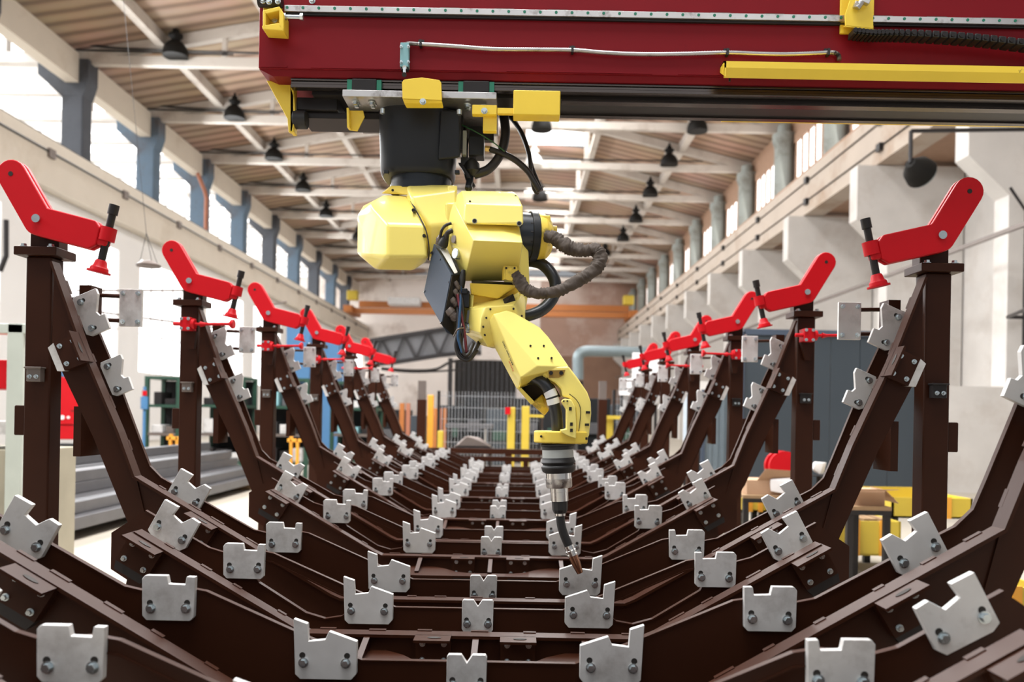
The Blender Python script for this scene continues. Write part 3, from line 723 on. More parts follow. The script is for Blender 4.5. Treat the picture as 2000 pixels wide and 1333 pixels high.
# elbow housing
m=MB(); m.hull([P(925,470,2.79),P(1020,474,2.79),P(1012,549,3.03),P(907,549,3.03),P(908,440,2.90),P(1008,446,2.90),P(886,394,3.02),P(879,415,3.04),P(875,440,3.05),P(876,468,3.05),P(883,490,3.04),P(892,507,3.04),P(906,549,3.04),P(1008,410,3.08),P(1012,549,3.08),P(1021,476,3.08)])
eh=m.build('elbow_housing',YEL,RB,bevel=.0035,seg=2)
m=MB(); c=P(893,469,2.985); d=Vector((-.75,-.66,0)).normalized(); m.cyl(c-d*.02,c+d*.018,.0145,seg=20); o=m.build('drain_plug',CONN,eh,bevel=.002)
m=MB(); c=P(893,496,2.985); m.cyl(c-d*.02,c+d*.012,.0195,seg=24); m.build('round_cap',ZINC,eh,bevel=.003)
# black ring + wrist-side motor cap
ax=Vector((math.cos(R(12)),math.sin(R(12)),0)); rc_=P(1030,463,3.06)
m=MB(); m.cyl(rc_-ax*.05,rc_+ax*.012,.088,seg=40); m.build('joint_neck',BLKB,RB,smooth=True)
m=MB(); m.cyl(rc_+ax*.004,rc_+ax*.032,.0945,seg=48); g=m.build('joint_ring',BLK,RB,bevel=.003)
for k in range(16):
    a=2*math.pi*k/16; u=Vector((-ax.y,ax.x,0))
    c=rc_+ax*.004+(u*math.cos(a)+Vector((0,0,1))*math.sin(a))*.083
    m=MB(); m.cyl(c,c-ax*.01,.006,seg=8); m.build('ring_bolt',DKST,g)
m=MB(); m.lathe(rc_+ax*.032,rc_+ax*.088,[(0,.091),(.5,.088),(.8,.074),(1,.060)],20); m.box(rc_+ax*.06+Vector((.0,-.04,.055)),(.05,.05,.03)); cp=m.build('joint_motor_cap',YELG,RB,bevel=.005)
m=MB(); c=rc_+ax*.085+Vector((0,-.02,.03)); m.cyl(c,c+ax*.025,.014,seg=14); m.build('hose_fitting',YELG,cp)
# fabric sleeve hose
m=MB(); pts=[P(1068,462,2.97),P(1083,465,2.95),P(1100,478,2.93),P(1120,487,2.92),P(1142,490,2.91),P(1162,488,2.9),P(1172,498,2.89),P(1169,517,2.88),P(1153,534,2.87),P(1125,551,2.86),P(1095,567,2.85),P(1070,573,2.85),P(1046,573,2.85),P(1028,566,2.86),P(1014,548,2.87),P(1007,536,2.88)]
m.tube(pts,[.021,.024,.026,.024,.021,.022,.024,.024,.022,.022,.020,.019,.019,.021,.022,.018],seg=20,n=180,wr=.2); o=m.build('fabric_hose_sleeve',FAB,RB,smooth=True,angle=180)
for i,(k0,k1) in enumerate(((0,5),(5,9),(10,14))):
    pass
# holder plate
m=MB(); m.prism([P(985,519,2.87),P(1010,521,2.87),P(1012,537,2.87),P(1000,549,2.87),P(986,546,2.87)],(0,.006,0)); m.prism([P(985,519,2.87),P(985,546,2.87),P(980,549,2.93),P(981,523,2.93)],(.004,0,0)); hp=m.build('hose_holder',YELG,RB,bevel=.001,seg=1)
for q in((989,524),(1005,524)): 
    c=P(*q,2.869); m=MB(); m.cyl(c,c+Vector((0,-.002,0)),.004,seg=10); m.build('holder_hole',VOID,hp)
# corrugated hose loop
m=MB(); m.tube([P(1012,512,3.09),P(1034,510,3.08),P(1058,516,3.06),P(1077,535,3.04),P(1085,558,3.02),P(1079,583,3.0),P(1058,606,2.98),P(1026,618,2.97),P(1005,618,2.98)],.0215,seg=14,n=200,corr=.05,pitch=2); m.build('corrugated_hose',HOSE,RB,smooth=True,angle=180)
# neck + gap plate
m=MB(); m.hull([P(921,548,2.90),P(999,552,2.90),P(1002,556,2.91),P(921,553,2.91),P(921,548,3.05),P(1005,552,3.05),P(1002,557,3.05)]); m.build('gap_plate',RUB,RB)
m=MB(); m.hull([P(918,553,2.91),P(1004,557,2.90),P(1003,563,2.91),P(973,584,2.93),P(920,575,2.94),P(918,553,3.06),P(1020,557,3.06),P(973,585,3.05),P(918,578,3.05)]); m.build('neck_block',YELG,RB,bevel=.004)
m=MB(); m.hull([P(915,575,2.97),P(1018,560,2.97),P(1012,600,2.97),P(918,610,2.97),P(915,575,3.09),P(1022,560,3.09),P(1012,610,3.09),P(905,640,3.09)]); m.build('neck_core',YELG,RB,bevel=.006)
m=MB(); 
m.hull([P(918,575,2.96),P(926,577,2.93),P(923,606,2.93),P(912,606,2.97),P(918,575,3.05),P(912,606,3.05)]); m.build('neck_rib',YEL,RB,bevel=.003)
m=MB(); m.hull([P(1000,578,2.93),P(1014,570,2.95),P(1012,602,2.93),P(1003,600,2.92),P(1000,578,3.0),P(1014,600,3.0)])
m.build('neck_rib',YEL,RB,bevel=.003)
m=MB()
m.hull([P(906,598,3.0),P(925,603,2.91),P(948,600,2.86),P(1004,596,2.86),P(1026,622,2.90),P(1027,560,3.05),P(1023,632,3.05),P(940,624,2.855),P(937,650,2.87),P(952,678,2.90),P(963,681,2.95),P(908,652,3.02),P(905,640,3.0),P(935,673,3.03),P(1010,680,3.0),P(1015,625,2.87)])
wh=m.build('wrist_housing',YEL,RB,bevel=.006,seg=2)
for q in((950,622),(944,639),(947,655),(958,605),(1003,604),(1019,618)):
    c=P(*q,2.862); m=MB(); m.cyl(c+Vector((0,.01,0)),c+Vector((0,-.012,0)),.0036,seg=8); m.build('housing_bolt',VOID,wh)
m=MB(); c=P(912,640,2.965); d=Vector((-.6,-.8,0)); m.cyl(c-d*.02,c+d*.016,.015,seg=6); m.cyl(c-d*.02,c+d*.006,.020,seg=20); m.build('hex_plug',ZINC,wh)
m=MB(); m.hull([P(913,606,2.955),P(918,606,2.945),P(914,632,2.945),P(909,630,2.96),P(913,606,2.97),P(909,632,2.98)]); m.build('name_plate',PALE,wh,bevel=.002)
# forearm
fa=[P(964,614,2.80),P(989,607,2.82),P(1004,611,2.83),P(1054,640,2.82),P(1071,659,2.81),P(1111,717,2.77),P(1050,715,2.745),P(1017,738,2.745)]
fb=[P(946,642,2.94),P(989,609,2.98),P(1005,614,2.98),P(1055,642,2.96),P(1072,661,2.95),P(1111,718,2.88),P(1050,730,2.90),P(1010,762,2.90)]
m=MB(); m.hull(fa+fb+[P(1014,755,2.82),P(950,636,2.90)]); fo=m.build('forearm',YEL,RB,bevel=.006,seg=3)
# cover screws + panel line
def onplane(px,py,A,B,C):
    n=(B-A).cross(C-A); d=P(px,py,1.)-Vector((0,0,H)); o=Vector((0,0,H))
    return o+d*((A-o).dot(n)/d.dot(n))
PLN=(P(964,614,2.80),P(1050,715,2.745),P(1111,717,2.77))
for q in((1036,676),(1062,676),(1051,700),(1077,700)):
    c=onplane(q[0],q[1],*PLN); m=MB(); m.cyl(c+Vector((0,.012,0)),c+Vector((0,-.004 if q!=(1077,700) else -.012,0)),.0036,seg=12); m.build('panel_screw',DKST,fo)
# fork end: hollow shell around the hose
def shell(out,inn,y0,y1,name,mt):
    m=MB(); n=len(out)
    for i in range(n):
        j=(i+1)%n; m.prism([P(*out[i],y0),P(*out[j],y0),P(*inn[j],y0),P(*inn[i],y0)],(0,y1-y0,0))
    return m.build(name,mt,RB)
m=MB(); m.hull([P(1012,760,2.80),P(1018,758,2.80),P(1045,786,2.84),P(1037,791,2.84),P(1012,762,2.92),P(1037,791,2.92),P(1045,786,2.92),P(1018,758,2.92)]); m.build('fork_side',YEL,RB,bevel=.002)
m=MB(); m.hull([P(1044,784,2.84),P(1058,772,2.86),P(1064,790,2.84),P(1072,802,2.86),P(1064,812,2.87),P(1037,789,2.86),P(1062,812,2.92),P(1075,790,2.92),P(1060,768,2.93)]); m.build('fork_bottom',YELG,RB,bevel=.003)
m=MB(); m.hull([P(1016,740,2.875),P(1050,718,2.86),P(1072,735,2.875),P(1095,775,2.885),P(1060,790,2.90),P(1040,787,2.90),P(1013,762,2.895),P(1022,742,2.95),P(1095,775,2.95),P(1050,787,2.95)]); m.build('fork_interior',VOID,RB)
m=MB(); m.prism([P(1018,738,2.752),P(1050,714,2.752),P(1056,720,2.76),P(1052,735,2.79),P(1040,728,2.79),P(1021,744,2.79)],(0,.10,0)) if 0 else m.hull([P(1017,739,2.75),P(1050,714,2.75),P(1052,717,2.76),P(1020,742,2.76),P(1017,741,2.86),P(1050,716,2.86)]); m.build('fork_rim',YEL,RB)
m=MB(); m.hull([P(1050,714,2.755),P(1068,717,2.765),P(1070,738,2.775),P(1064,742,2.79),P(1060,725,2.80),P(1050,716,2.84),P(1072,740,2.86)]); m.build('fork_lip',YEL,RB,bevel=.002)
m=MB(); m.hull([P(982,585,2.905),P(1002,574,2.92),P(1008,590,2.90),P(986,596,2.875),P(982,585,2.96),P(1005,590,2.96)]); m.build('cavity_shade',VOID,RB)  # near-black hull painting in the shade of the neck cavity
# wrist arm (right) curved
m=MB()
m.prism([P(a,b,2.76) for a,b in((1068,716),(1111,716),(1130,741),(1147,766),(1154,785),(1155,808),(1151,850),(1144,866),(1134,869),(1126,868),(1124,800),(1112,778),(1098,775),(1096,760),(1084,748),(1070,740))],(0,.13,0)); wa=m.build('wrist_arm',YEL,RB,bevel=.007,seg=3)
m=MB(); m.hull([P(1071,724,2.756),P(1104,723,2.756),P(1101,733,2.756),P(1092,738,2.756),P(1071,739,2.756),P(1071,725,2.765),P(1103,724,2.765),P(1092,737,2.765),P(1071,738,2.765)]); m.build('wrist_recess',AMB,wa)
for q in((1076,729),(1096,729)):
    c=P(*q,2.757); m=MB(); m.cyl(c,c+Vector((0,-.007,0)),.0068,seg=12); m.build('recess_bolt',DKST,wa)
m=MB(); m.tube([P(1126,868,2.756),P(1132,830,2.756),P(1134,800,2.756),P(1126,782,2.756),P(1112,770,2.756)],.0012,seg=6,n=20); m.build('wrist_seam',VOID,wa)
for q in((1148,806),(1146,830),(1143,857)):
    c=P(*q,2.765); m=MB(); m.box(c,(.014,.02,.008)); m.build('wrist_slot',VOID,wa)
# wrist plate with flange
m=MB()
m.prism([P(a,b,2.715) for a,b in((1096,784),(1102,779),(1116,781),(1124,795),(1126,830),(1125,858),(1108,852),(1097,846),(1094,840),(1106,838),(1106,800))],(0,.05,0))
wp=m.build('wrist_bearing_plate',YEL,RB,bevel=.004,seg=2)
for q in((1101,784),(1108,784),(1114,799),(1116,829),(1116,841)):
    c=P(*q,2.714); m=MB(); m.box(c,(.009,.006,.011)) if q[1]>795 else m.cyl(c,c+Vector((0,-.004,0)),.003,seg=10); m.build('plate_bolt',VOID,wp)
fc=P(1089,855,2.80)
m=MB(); tw=P(1089,842,2.80); bt=P(1090,866,2.80)
pts=[]
for k in range(17):
    a=math.pi*.5+math.pi*k/16; pts.append((fc.x-.018+.063*math.cos(a),2.80+.063*math.sin(a)))
pts+= [(fc.x+.06,2.737),(fc.x+.10,2.76),(fc.x+.10,2.84),(fc.x+.06,2.863)]
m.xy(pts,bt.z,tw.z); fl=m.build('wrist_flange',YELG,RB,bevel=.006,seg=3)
c=P(1057,853,2.742); m=MB(); m.cyl(c+Vector((0,-.001,0)),c+Vector((0,.02,0)),.004,seg=10); m.build('flange_hole',VOID,fl)
# torch
TR=lambda a,b:P(a,b,2.80)
def sec(name,pts,mt,seg=40,ang=40,par=None):
    m=MB(); y0=pts[0][1]; y1=pts[-1][1]; cxx=lambda y:1089+(y-866)*.037
    p0=TR(cxx(y0),y0); p1=TR(cxx(y1),y1)
    m.lathe(p0,p1,[((y-y0)/(y1-y0),r*2.8/F) for r,y in pts],seg); return m.build(name,mt,par or RB,smooth=True,angle=ang)
WT=sec('welding_torch',[(32,866),(34,868),(34,871),(31,872),(31,878)],RUB)
sec('mounting_collar',[(30,878),(30.5,880),(30.5,893),(31,895)],PALE,par=WT)
sec('rubber_bellows',[(31,894),(32,899),(33,900),(34,903),(31,906),(30,908),(33,910),(34,913),(33,915),(31.5,921),(27,924)],RUB,par=WT,ang=60)
sec('steel_body',[(25,922),(25,935)],CHROME,par=WT)
sec('marked_ring',[(25.5,935),(25.5,950),(24,953),(20,953.5)],STEEL,par=WT)
sec('steel_barrel',[(17.5,953),(17.5,961),(17,961.3),(17,979)],CHROME,par=WT)
sec('lock_nut',[(14,978),(15.5,980),(15,996),(12,1003)],RUB,seg=10,ang=20,par=WT)
sec('neck_ring',[(10.5,1003),(10.5,1008)],CHROME,par=WT)
m=MB(); m.tube([TR(1094.3,1006),TR(1095,1018),TR(1098,1034),TR(1104,1051),TR(1112,1069)],.0150,seg=18,n=30); m.build('torch_neck',RUB,WT,smooth=True,angle=80)
q0=TR(1110.5,1066); q1=TR(1133,1120); m=MB(); m.lathe(q0,q1,[(0,.0165),(.1,.0175),(.11,.0165),(.16,.0165),(.17,.0185),(.24,.0185),(.25,.017),(.29,.017),(.30,.0185),(.36,.0185),(.37,.0165)],24); m.build('nozzle_coupling',CHROME,WT,smooth=True,angle=40)
m=MB(); m.lathe(q0+(q1-q0)*.37,q1,[(0,.0165),(.45,.0155),(.8,.0125),(1,.0105)],24); m.build('gas_nozzle',COPPER,WT,smooth=True,angle=40)
# torch hose
hp_=[P(1026,740,2.85),P(1046,740,2.81),P(1062,749,2.79),P(1073,764,2.785),P(1080,783,2.785),P(1086,808,2.79),P(1089,842,2.80)]
m=MB(); m.tube(hp_,.0205,seg=18,n=150,corr=.03,pitch=2); th=m.build('torch_hose',HOSE,RB,smooth=True,angle=180)
sp=spline(hp_,150)
for a,b in((.50,.61),(.63,.72)):
    m=MB(); m.tube(sp[int(a*len(sp)):int(b*len(sp))],.0222,seg=20); m.build('hose_marker_band',WHT,th,smooth=True,angle=60)
# dark controller box
m=MB(); m.hull([P(847,476,3.06),P(881,537,2.91),P(862,634,2.93),P(827,573,3.08),P(901,535,3.03),P(895,649,3.03),P(886,656,2.97),P(868,652,2.93) if 0 else P(872,650,2.955),P(866,482,3.14),P(900,520,3.14)])
cb=m.build('controller_box',BOXG,RB,bevel=.002,seg=1)
m=MB(); m.hull([P(883,539,2.905),P(902,537,3.03),P(896,650,3.03),P(887,657,2.965),P(864,636,2.925),P(882,540,2.908),P(903,537,3.04),P(898,650,3.05)]); m.build('box_side_panel',VOID,cb)
for q,y in(((829,570),3.075),((842,494),3.055),((860,508),3.0),((876,552),2.925),((861,631),2.928)):
    c=P(*q,y); m=MB(); m.cyl(c+Vector((.004,-.006,0)),c+Vector((0,.006,0)),.0042,seg=10); m.build('box_screw',DKST,cb)
m=MB(); m.hull([P(859,485,3.03),P(872,482,3.06),P(894,532,2.93),P(888,535,2.915),P(859,487,3.04),P(872,484,3.07),P(893,535,2.94)]); m.build('slotted_strip',ALU,cb,bevel=.001,seg=1)
for a,b,r in(((888,550),(897,566),.010),((886,566),(896,580),.011),((881,583),(893,598),.013),((874,604),(893,625),.018)):
    p0=P(*a,2.93); p1=P(*b,2.94); m=MB(); m.lathe(p0,p1,[(0,r*.8),(.15,r),(.4,r),(.42,r*.85),(.6,r*.85),(.62,r*1.0),(.85,r*.95),(1,r*.6)],14); m.build('connector',CONN,cb,smooth=True,angle=40)
def cable(pts,r,mt,name='cable',par=None,n=40):
    m=MB(); m.tube(pts,r,seg=10,n=n); return m.build(name,mt,par or RB,smooth=True,angle=180)
cable([P(897,566,2.94),P(903,590,2.93),P(905,640,2.92),P(901,672,2.92),P(906,695,2.92),P(920,697,2.92),P(935,668,2.95)],.0055,CABL)
cable([P(896,580,2.94),P(900,600,2.93),P(896,640,2.92),P(893,665,2.92),P(896,688,2.92),P(912,701,2.92),P(928,684,2.94),P(938,664,2.96)],.0075,CABL)
cable([P(893,598,2.94),P(895,625,2.925),P(893,650,2.92),P(890,675,2.915),P(897,697,2.915),P(915,704,2.915),P(932,685,2.94)],.0065,CABL)
cable([P(893,625,2.94),P(897,650,2.92),P(900,675,2.91),P(908,694,2.905),P(916,690,2.91),P(925,670,2.93)],.006,CABL)
cable([P(900,555,2.95),P(899,600,2.92),P(896,645,2.91),P(895,662,2.91),P(903,690,2.905)],.005,CABBLUE)
cable([P(893,575,2.93),P(897,595,2.925),P(904,630,2.92),P(908,655,2.92),P(911,690,2.92)],.005,CABRED)
cable([P(886,657,2.9),P(894,644,2.885),P(906,641,2.9)],.003,CONN,'cable_tie')
m=MB(); m.lathe(P(905,528,2.96),P(898,580,2.95),[(0,.008),(.4,.013),(.8,.012),(1,.006)],12); m.build('cable_boot',RUB,RB,smooth=True)
m=MB(); m.box(P(909,585,2.95),(.03,.03,.06)); m.box(P(908,570,2.94),(.02,.03,.02)); m.build('valve_block',BLK,RB,bevel=.003)
cable([P(882,436,3.0),P(870,441,3.0),P(863,450,3.0),P(860,462,3.02)],.0055,CABL)
cable([P(884,450,3.0),P(874,456,3.0),P(872,468,3.02)],.009,CABL)
m=MB(); m.lathe(P(873,458,3.02),P(863,482,3.03),[(0,.010),(.3,.014),(.8,.020),(1,.018)],16); m.build('connector_boot',RUB,RB,smooth=True)
m=MB(); m.lathe(P(860,460,3.03),P(855,478,3.04),[(0,.007),(.3,.010),(.32,.012),(.6,.012),(.62,.010),(1,.010)],12); m.build('connector',CONN,RB,smooth=True)
# base side: motor, connectors, cables
m=MB(); m.span(P(915,303,3.27),P(947,279,3.35)); mo=m.build('base_motor',BLK,RB,bevel=.004)
m=MB(); m.span(P(903,302,3.25),P(915,276,3.38)); m.build('motor_flange',PALE,mo,bevel=.002)
m=MB(); m.cyl(P(947,291,3.3),P(957,292,3.3),.013,seg=6); m.build('cable_gland',BRASS,mo)
cable([P(957,292,3.3),P(979,299,3.29),P(1005,312,3.28),P(1030,334,3.27),P(1043,355,3.26),P(1054,374,3.26)],.0125,CABL)
cable([P(990,222,3.42),P(1004,238,3.4),P(1020,262,3.36),P(1033,300,3.32),P(1037,335,3.3),P(1043,368,3.3),P(1050,376,3.3),P(1040,352,3.3),P(1036,330,3.3)],.009,CABL,n=80)
cable([P(995,222,3.45),P(1010,245,3.43),P(1028,285,3.4),P(1040,330,3.36),P(1057,372,3.33)],.009,CABL)
cable([P(984,222,3.36),P(987,262,3.33),P(978,300,3.31),P(955,330,3.3),P(925,342,3.3)],.019,CABL)
cable([P(902,244,3.24),P(930,258,3.22),P(960,276,3.24),P(986,296,3.26)],.0025,mat('green_wire',(.02,.10,.03),.4),n=30)
m=MB(); m.box(P(930,255,3.4),(.15,.04,.09)); m.build('bracket_plate',DKST,RB,bevel=.003)
m=MB(); m.lathe(P(922,310,3.29),P(922,345,3.29),[(0,.012),(.3,.03),(.7,.032),(1,.012)],16); m.box(P(915,318,3.3),(.06,.04,.03)); m.build('connector_cluster',RUB,RB,smooth=True,angle=40)
cable([P(912,250,3.3),P(908,300,3.3),P(912,340,3.28),P(920,362,3.25)],.012,CABL)
m=MB(); m.tube([P(917,335,3.3),P(918,350,3.28),P(915,368,3.2)],.013,seg=12,n=40,corr=.1,pitch=2); m.build('short_corrugated_hose',HOSE,RB,smooth=True,angle=180)
m=MB(); m.prism([P(895,318,3.27),P(902,318,3.27),P(928,362,3.25),P(924,366,3.25)],(0,.02,0)); m.build('strap_bracket',DKST,RB)
m=MB(); m.span(P(900,226,3.25),P(905,300,3.3)); m.build('side_plate',DKST,RB)
# lettering
def text(body,size,origin,xdir,ydir,mt,par,ext=.0004,name='lettering'):
    cu=bpy.data.curves.new(name,'FONT'); cu.body=body; cu.size=size; cu.extrude=ext
    o=bpy.data.objects.new('tmp',cu); COL.objects.link(o); bpy.context.view_layer.update()
    dg=bpy.context.evaluated_depsgraph_get(); me=bpy.data.meshes.new_from_object(o.evaluated_get(dg))
    bpy.data.objects.remove(o); bpy.data.curves.remove(cu)
    X=Vector(xdir).normalized(); N=X.cross(Vector(ydir)).normalized(); Yv=N.cross(X)
    M=Matrix((X,Yv,N)).transposed().to_4x4(); M.translation=Vector(origin)
    me.transform(M)
    if par: me.transform(wmat(par).inverted())
    me.materials.append(mt); ob=bpy.data.objects.new(name,me); COL.objects.link(ob); ob.parent=par; return ob
# text runs down the forearm's left edge face (seen mirrored end-first, as on an upside-down arm)
A_,B_,C_=P(964,614,2.80),P(1017,738,2.745),P(950,636,2.90)
e=(B_-A_).normalized(); side=(C_-A_); side=(side-e*side.dot(e)).normalized(); nrm=e.cross(side).normalized()
if nrm.y>0: nrm=-nrm
def onface(t,s): return A_+(B_-A_)*t+side*s
xd=-e; yd=nrm.cross(xd)
if yd.dot(side)<0: yd=-yd; 
yd2=nrm.cross(xd)
text('ARC Mate 120iC',.0135,onface(.78,.012 if yd2.dot(side)>0 else .026)+nrm*.0025,xd,yd2,BLACKT,fo)
text('FANUC',.012,onface(.84,.030 if yd2.dot(side)>0 else .045)+nrm*.0025,xd,yd2,REDT,fo)
text('863',.011,P(1068,947,2.755),(1,.15,0),(0,0,1),BLACKT,WT)
text('D',.011,P(1096,947,2.757),(1,-.2,0),(0,0,1),BLACKT,WT)
text('BINZ',.011,P(935,546,2.935),(1,0,0),(0,.1,1),YELG,eh) if 0 else None
# ================================================================ HALL
XLc,XRc=-17.0,11.8; YEND=86; 
def zz(h): return h+H
m=MB(); m.span((-45,-12,-.15),(30,YEND+3,0)); struct(m.build('floor',FLR))
# end wall with door opening
m=MB()
d0,d1,dz=-6.7,-.2,7.1
m.span((-16,YEND,0),(d0,YEND+.4,zz(14.5))); m.span((d1,YEND,0),(12,YEND+.4,zz(14.5))); m.span((d0,YEND,dz),(d1,YEND+.4,zz(14.5)))
m.span((-45,YEND,0),(-16,YEND+.4,zz(14.5)))
struct(m.build('wall_back',WALLE))
m=MB(); m.span((2.2,YEND-.12,zz(6.2)),(12,YEND-.01,zz(14.4))); struct(m.build('wall_back_upper',WALLB))
m=MB(); m.span((1.8,YEND-.25,0),(12,YEND-.02,zz(6.2))); struct(m.build('wall_back_lower_panel',BRK))
bpy.data.objects['wall_back_lower_panel'].name='trim_1'
dr=thing('door_1',(d0,YEND+.2,0),'x','door'); del dr['label']; del dr['category']; dr['kind']='structure'
m=MB(); 
for k in range(13): m.span((d0+k*.5,YEND+.1,0),(d0+k*.5+.48,YEND+.2+(k%2)*.08,dz)); 
m.build('door_leaf',DARKD,dr)
# left row: columns, capitals, edge beams
LYc=[25.3]+[31.2+6.05*k for k in range(9)]
mats_=[COLD,COLD,COLB,COLB,COLB,COLD,COLB,COLD,COLB,COLD]
RAILZ=zz(9.0)
for i,y in enumerate(LYc):
    t=thing('hall_column',(XLc,y,0),'x','column','painted concrete columns on the left side')
    t['label']=f"{['dark grey','dark grey','weathered blue-grey','blue','bright blue','dark','blue','dark','blue','dark'][i]} column of the left row, {['first, hidden at the left edge','nearest fully visible','second','third, beside a rusty downpipe','fourth','fifth','sixth','seventh','eighth','last before the end wall'][i]}"
    m=MB(); m.span((XLc-.42,y-.35,0),(XLc+.42,y+.35,zz(13.1))); m.build('shaft',mats_[i],t,bevel=.06,seg=1)
    m=MB(); m.xz([(XLc-1.3,zz(13.1)),(XLc+.6,zz(13.1)),(XLc+.6,zz(12.3)),(XLc+.42,zz(11.7)),(XLc-.42,zz(11.7)),(XLc-1.3,zz(12.5))],y-.36,y+.36); m.build('capital',mats_[i],t)
    if i==2+1:
        m=MB(); m.tube([(XLc+.45,y-1.5,zz(12.0)),(XLc+.53,y-.7,zz(11.3)),(XLc+.53,y-.5,zz(11)),(XLc+.53,y-.5,zz(9.0)),(XLc+.53,y-.5,zz(7.75))],.10,seg=12); o=m.build('rusty_downpipe',RUST); tag(o,'rusty orange downpipe bending down beside a blue column of the left row','pipe')
for i,(y0,y1) in enumerate(zip([19.2]+LYc,LYc+[YEND])):
    m=MB(); m.span((XLc-.25,y0+.36,zz(12.2)),(XLc+.25,y1-.36,zz(13.3))); o=m.build('edge_beam',CONCR); tag(o,f'cream roof edge beam above the left columns, {["nearest at the top left corner","second","third","fourth","fifth","sixth","seventh","eighth","ninth","tenth","last at the end wall"][i]} from the front','beam','left roof edge beams')
# runway beams
t=thing('crane_runway_beam',(-16,50,0),'long cream concrete crane runway beam along the left columns','beam')
m=MB(); m.span((-16.35,2,zz(7.35)),(-15.9,YEND,zz(9.0))); m.build('beam',CONCR,t)
m=MB(); m.span((-16.2,2,zz(9.0)),(-16.05,YEND,zz(9.12))); m.build('crane_rail',DKST,t)
m=MB(); m.tube([(-15.88,2,zz(8.55)),(-15.88,YEND,zz(8.55))],.035,seg=8); m.build('conductor_line',DKST,t)
m=MB()
for k in range(14): y=12+k*5.2; m.box((-15.86,y,zz(8.5)),(.12,.35,.3))
m.build('insulator',CONN,t)
t=thing('crane_runway_beam',(10.6,50,0),'long cream concrete crane runway beam resting on the right corbels','beam')
m=MB(); m.span((10.3,2,zz(7.45)),(11.0,YEND,zz(9.0))); m.build('beam',TANC,t)
m=MB(); m.span((10.35,2,zz(9.0)),(11.6,YEND,zz(9.1))); m.span((10.5,2,zz(9.1)),(10.62,YEND,zz(9.25))); m.build('crane_rail',WFRM,t)
m=MB()
for zq in(8.6,7.9): m.tube([(10.27,2,zz(zq)),(10.27,YEND,zz(zq))],.02,seg=6)
m.build('conductor_line',DKST,t)
m=MB()
for k in range(14):
    y=11.5+k*6.; m.box((10.24,y,zz(8.62)),(.12,.25,.22)); m.box((10.24,y,zz(7.85)),(.12,.25,.22))
m.build('insulator',DKST,t)
# right pilasters with corbels
PY_=[12.2,17.9,23.8,29.9,36,42,48,54,60,66,72,78,84]
for i,y in enumerate(PY_):
    m=MB(); m.xz([(9.75,zz(7.43)),(9.75,zz(5.85)),(10.65,zz(5.0)),(10.65,0),(12.85,0),(12.85,zz(7.43))],y,y+.55)
    o=m.build('corbel_pilaster',CONC)
    if y<60: pass
    tag(o,f"white corbel pilaster on the right wall, {['outside the frame edge','first in view, at the right edge','second in view','third in view','fourth in view','fifth in view','sixth in view','seventh in view','eighth in view','ninth in view','tenth in view','eleventh in view','last one'][i]}",'pilaster','white corbel pilasters')
m=MB(); m.span((12.9,2,0),(13.2,YEND,zz(9.0))); struct(m.build('wall_right',CONC))
m=MB(); m.span((11.0,2,zz(7.6)),(12.9,YEND,zz(8.2))); struct(m.build('trim_2',WFRM))
# right upper columns + windows
RYc=[23.2+6.0*k+1.6 for k in range(11)]
for i,y in enumerate(RYc):
    t=thing('clerestory_column',(XRc,y,zz(9)),f"grey-green rounded column between the right high windows, number {['one','two','three','four','five','six','seven','eight','nine','ten','eleven'][i]} from the front",'column','grey-green clerestory columns')
    m=MB(); m.lathe((XRc-.05,y,zz(9.1)),(XRc-.05,y,zz(13.2)),[(0,.42),(.75,.42),(.82,.52),(.9,.52),(.91,.3),(1,.3)],20); m.build('shaft',COLG,t,smooth=True,angle=40)
    m=MB(); m.box((XRc+.1,y+.2,zz(11.1)),(.5,.55,4.2)); m.build('backing_pier',WFRM,t)
for i,y in enumerate(RYc):
    y0=y+.6;y1=y+5.3
    t=thing(f'window_{i+1}',(XRc+.4,y,zz(9)),'x','w'); del t['label']; del t['category']; t['kind']='structure'
    m=MB(); m.span((XRc+.3,y0,zz(9.6)),(XRc+.33,y1,zz(12.3))); m.build('glazing',WINR,t)
    m=MB()
    for k in range(7):
        yy=y0+(y1-y0)*k/6; m.span((XRc+.24,yy-.07,zz(9.5)),(XRc+.34,yy+.07,zz(12.3)))
    m.span((XRc+.2,y0-.1,zz(12.2)),(XRc+.55,y1+.1,zz(12.6))); m.span((XRc+.2,y0-.1,zz(9.2)),(XRc+.6,y1+.1,zz(9.6)))
    m.build('window_frame',WFRM,t)
m=MB(); m.span((XRc+.55,2,zz(9.0)),(XRc+.8,YEND,zz(9.6))); m.span((XRc+.3,2,zz(12.5)),(XRc+.8,YEND,zz(13.6)))
for y in RYc: m.span((XRc+.5,y-.7,zz(9.6)),(XRc+.8,y+.6,zz(12.5)))
struct(m.build('wall_right_clerestory',WFRM)).name='trim_3'
# roof: arched slabs
ARC=[(-17.6,13.45),(-13,14.25),(-9.5,14.9),(-5.5,15.45),(-1.0,15.7),(0.2,15.72),(3.6,15.45),(4.4,15.35),(8.5,14.4),(12.4,13.45)]
m=MB()
segs=list(zip(ARC,ARC[1:]))
for (x0,z0),(x1,z1) in segs:
    if (x0,x1)==(0.2,3.6): continue
    m.xz([(x0,zz(z0)),(x1,zz(z1)),(x1,zz(z1+.25)),(x0,zz(z0+.25))],2,YEND+.5)
